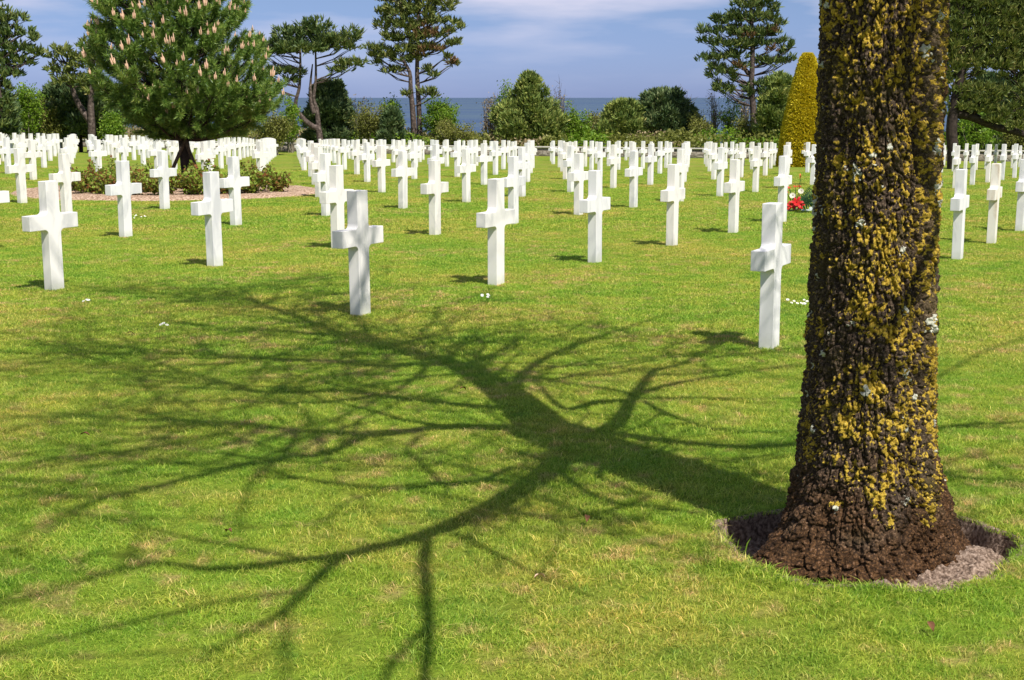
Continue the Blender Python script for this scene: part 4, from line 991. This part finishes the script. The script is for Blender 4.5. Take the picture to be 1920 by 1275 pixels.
def make_roses():
    rr=random.Random(9); spots=[(-9.55,29.9,.62,'rose bush at the far left of the round bed'),(-9.05,29.2,.66,'dense reddish rose bush second from the left of the bed'),
      (-8.5,28.75,.60,'rose bush left of the cross that touches the bed'),(-7.95,28.55,.58,'rose bush behind the cross that touches the bed'),
      (-7.3,28.45,.62,'rose bush at the front centre of the bed, below the pine trunk'),(-6.75,28.6,.64,'rose bush between the bed-front cross and the one before the bed'),
      (-6.1,28.95,.62,'leggy rose bush with dark shoots, right of the pine'),(-5.65,29.35,.66,'yellow-green rose bush in the right part of the bed'),
      (-5.2,29.9,.60,'rose bush at the right end of the bed with dark red tips'),(-8.9,30.2,.7,'taller rose bush behind, left of the pine trunk'),
      (-7.9,29.8,.66,'rose bush just in front of the pine trunk, left side'),(-6.9,29.8,.68,'rose bush just in front of the pine trunk, right side'),
      (-5.9,30.2,.62,'rose bush behind the yellow-green one, right side of the bed')]
    for k,(x,y,h,lb) in enumerate(spots):
        rs=np.random.RandomState(500+k); z=gz(x,y)+.03; root=empty('rose_bush',(x,y,z)); tag(root,lb,'rose bush','rose bushes in the round bed')
        tb=Tubes(); E=[]
        for q in range(16):
            a=rr.uniform(0,6.28); r=rr.uniform(.05,.56); hh=h*.72*rr.uniform(.6,1.1)
            if q==0: hh=h*1.05
            e=Vector((r*math.cos(a),r*math.sin(a),hh)); m=Vector((e.x*.45,e.y*.45,hh*.5)); tb.add([(0,0,-.03),m,e],[.010,.008,.004],4)
            for t in (.1,.25,.4,.55,.7,.85,1):
                E.append(m.lerp(e,t)); 
            E.append(m*.6)
        tb.build('stems',M['twig'],root); E=np.array([tuple(e) for e in E])
        V,Fq=leaves(E,.048,rs,.05,11,up=.6); mesh_np('leaves',V,Fq,M['rose'],root)
make_roses()

# ------------------------------------------------------------------ bouquet beside a cross, daisies in the lawn
def make_bouquet():
    rr=random.Random(2); x,y=on_ground(1494,396); z=gz(x,y); root=empty('flower_bouquet',(x,y,z))
    tag(root,'bouquet of red lilies and white roses with fern leaves lying at a cross foot','bouquet')
    def flower(c,d,r,np_,mat,w=.45,cup=.35):
        V=[];Fc=[]; d=d.normalized(); a=d.cross(Vector((.2,.5,.8))).normalized(); b=d.cross(a)
        for k in range(np_):
            t=6.283*k/np_+.2; u=a*math.cos(t)+b*math.sin(t); s=-a*math.sin(t)+b*math.cos(t); n=len(V)
            for (f,wd,h) in ((.08,.12,0),(.45,w,cup*.6),(.8,w*.7,cup),(1.,.05,cup*.8)):
                V+=[c+u*r*f-s*r*wd*.5+d*r*h,c+u*r*f+s*r*wd*.5+d*r*h]
            for q in range(3): Fc.append((n+2*q,n+2*q+1,n+2*q+3,n+2*q+2))
        return mesh_np(mat+'_flower',np.array([tuple(v) for v in V]),Fc,M[mat],root)
    toC=Vector((-x,-y,1.0)).normalized()
    for (dx,dz,r) in ((-.03,.16,.13),(-.12,.10,.10),(.04,.10,.10),(-.20,.08,.09)): flower(Vector((dx,-.08,dz)),toC+Vector((rr.uniform(-.3,.3),0,.5)),r,6,'red').name='lily'
    for (dx,dz,r) in ((-.10,.28,.058),(.05,.36,.055)):
        for rr_ in (1,.65): flower(Vector((dx,-.05,dz)),toC+Vector((0,0,.5)),r*rr_,9,'white',.8,.5*1/rr_).name='white_rose'
    for (dx,dz) in ((-.2,.34),(-.05,.44),(.03,.44),(-.16,.42)): flower(Vector((dx,0,dz)),Vector((0,-.4,1)),.05,5,'red').name='red_bud'
    flower(Vector((.04,.02,.58)),Vector((0,-.2,1)),.045,4,'orange',.5,2.2).name='orange_bud'
    tb=Tubes()
    for dx,dz in ((-.1,.30),(.05,.38),(.04,.58),(-.2,.34),(-.05,.44),(-.03,.16),(-.16,.42)): tb.add([(-.05,0,.0),(dx*.6,-.01,dz*.6),(dx,-.02,dz)],[.008,.007,.006],5)
    tb.build('stems',M['leaf'],root)
    # fern fronds to the right
    V=[];Fc=[]
    for (ex,ez,ln) in ((.46,.20,0),(.44,.36,0),(.50,.08,0),(.30,.28,0),(.22,.42,0),(.36,.14,0)):
        e=Vector((ex,rr.uniform(-.1,.1),ez)); s=Vector((-.02,0,.04))
        for k in range(10):
            t=.15+.85*k/10; p=s.lerp(e,t)+Vector((0,0,.08*math.sin(t*3))); wdt=.15*(1-t)+.03
            for sg in (-1,1):
                n=len(V); q=p+Vector((.06,0.03,sg*wdt)); V+=[p,p+(e-s)*.05,q+(e-s)*.04,q]; Fc.append((n,n+1,n+2,n+3))
    mesh_np('fern_leaves',np.array([tuple(v) for v in V]),Fc,M['leaf'],root)
    V=[];Fc=[]
    for k in range(14):
        a=rr.uniform(0,.4)+.05; p=Vector((a,-.12,rr.uniform(0,.05))); n=len(V); V+=[p,p+Vector((.05,.01,.01)),p+Vector((.06,.0,.045)),p+Vector((.0,.02,.04))]; Fc.append((n,n+1,n+2,n+3))
    mesh_np('wrapping',np.array([tuple(v) for v in V]),Fc,M['wrap'],root)
    tb=Tubes(); tb.add([(-.26,-.14,.01),(-.1,-.13,.035),(.0,-.12,.06)],[.012,.012,.01],6); tb.build('cut_stems',M['stem'],root)
make_bouquet()
def make_daisies():
    rr=random.Random(3)
    G=[((910,562),6,12,4,'white daisy in the little patch right of the dappled cross'),((1487,573),9,28,5,'white daisy in the short line right of the nearest cross'),
       ((165,571),3,6,2,'white daisy near the foot of the far left cross'),((308,616),3,5,2,'white daisy in shade left of the dappled cross'),((262,410),7,12,5,'white daisy beside the cross left of the rose bed')]
    me=None
    def proto():
        V=[];Fc=[];mi=[]
        for k in range(10):
            t=6.283*k/10; n=len(V); u=Vector((math.cos(t),math.sin(t),.15)); s=Vector((-math.sin(t),math.cos(t),0))
            V+=[u*.004+Vector((0,0,.045)),u*.011-s*.004+Vector((0,0,.045)),u*.017+Vector((0,0,.045)),u*.011+s*.004+Vector((0,0,.045))]; Fc.append((n,n+1,n+2,n+3)); mi.append(0)
        for k in range(6):
            t=6.283*k/6; t2=6.283*(k+1)/6; n=len(V); V+=[Vector((0,0,.051)),Vector((.005*math.cos(t),.005*math.sin(t),.048)),Vector((.005*math.cos((t+t2)/2),.005*math.sin((t+t2)/2),.0485)),Vector((.005*math.cos(t2),.005*math.sin(t2),.048))]; Fc.append((n,n+1,n+2,n+3)); mi.append(1)
        n=len(V); V+=[Vector((-.001,0,0)),Vector((.001,0,0)),Vector((.001,0,.045)),Vector((-.001,0,.045))]; Fc.append((n,n+1,n+2,n+3)); mi.append(2)
        return mesh_np('daisy',np.array([tuple(v) for v in V]),Fc,mats=[M['daisy'],M['daisy_eye'],M['leaf']],mi=mi)
    p0=proto(); first=True
    for (c,n,sx,sy,lb) in G:
        cur=[]
        for k in range(n):
            if first: o=p0; first=False
            else: o=p0.copy(); COL.objects.link(o)
            x,y=on_ground(c[0]+rr.uniform(-sx,sx),c[1]+rr.uniform(-sy,sy)*.8+(0)); o.location=(x,y,gz(x,y)); s=rr.uniform(.7,1.0); o.scale=(s,s,1.0); o.rotation_euler=(R(28),0,rr.uniform(-.6,.6))
            cur.append((o,x))
        cur.sort(key=lambda t:t[1])
        for k,(o,x) in enumerate(cur): tag(o,'%s %s, counted from the left'%(ordinal(k+1),lb),'daisy',lb.replace('white daisy','daisies'))
make_daisies()
def make_litter():
    rr=random.Random(8); me=None
    for (px,py,lb) in ((868,738,'curled brown dead leaf on the shadow of the main limb'),(1100,985,'small brown dead leaf on the sunny lawn right of the limb shadows'),
                       (1012,1097,'pale curled leaf on the foreground grass right of the long branch shadow'),(160,825,'reddish fallen leaf on the grass at the left edge'),
                       (245,632,'tiny red-brown leaf in the shadowed grass at left'),(1745,1190,'brown leaf scrap on the grass below the trunk'),(430,1010,'dry leaf scrap in the grass at lower left')):
        V=[];Fc=[]
        for k in range(9):
            t=k/8; w_=.011*math.sin(3.1416*min(1,t*.95+.03))+.0006; z=.012*math.sin(t*3.1)+.004; x=(t-.5)*.05
            V+=[(x,-w_,z+.006),(x,0,z),(x,w_,z+.008)]
        for k in range(8): Fc+=[(3*k,3*k+1,3*k+4,3*k+3),(3*k+1,3*k+2,3*k+5,3*k+4)]
        o=mesh_np('fallen_leaf',V,Fc,M['candle'] if 'pale' in lb else M['dead'],smooth=True); x,y=on_ground(px,py)
        o.location=(x,y,gz(x,y)+.022); o.rotation_euler=(rr.uniform(-.3,.3),rr.uniform(-.3,.3),rr.uniform(0,6)); tag(o,lb,'leaf','fallen leaves on the lawn')
M['dead']=plain('dead_leaf',[(.3,(.10,.045,.02)),(.7,(.22,.10,.05))],60)
make_litter()
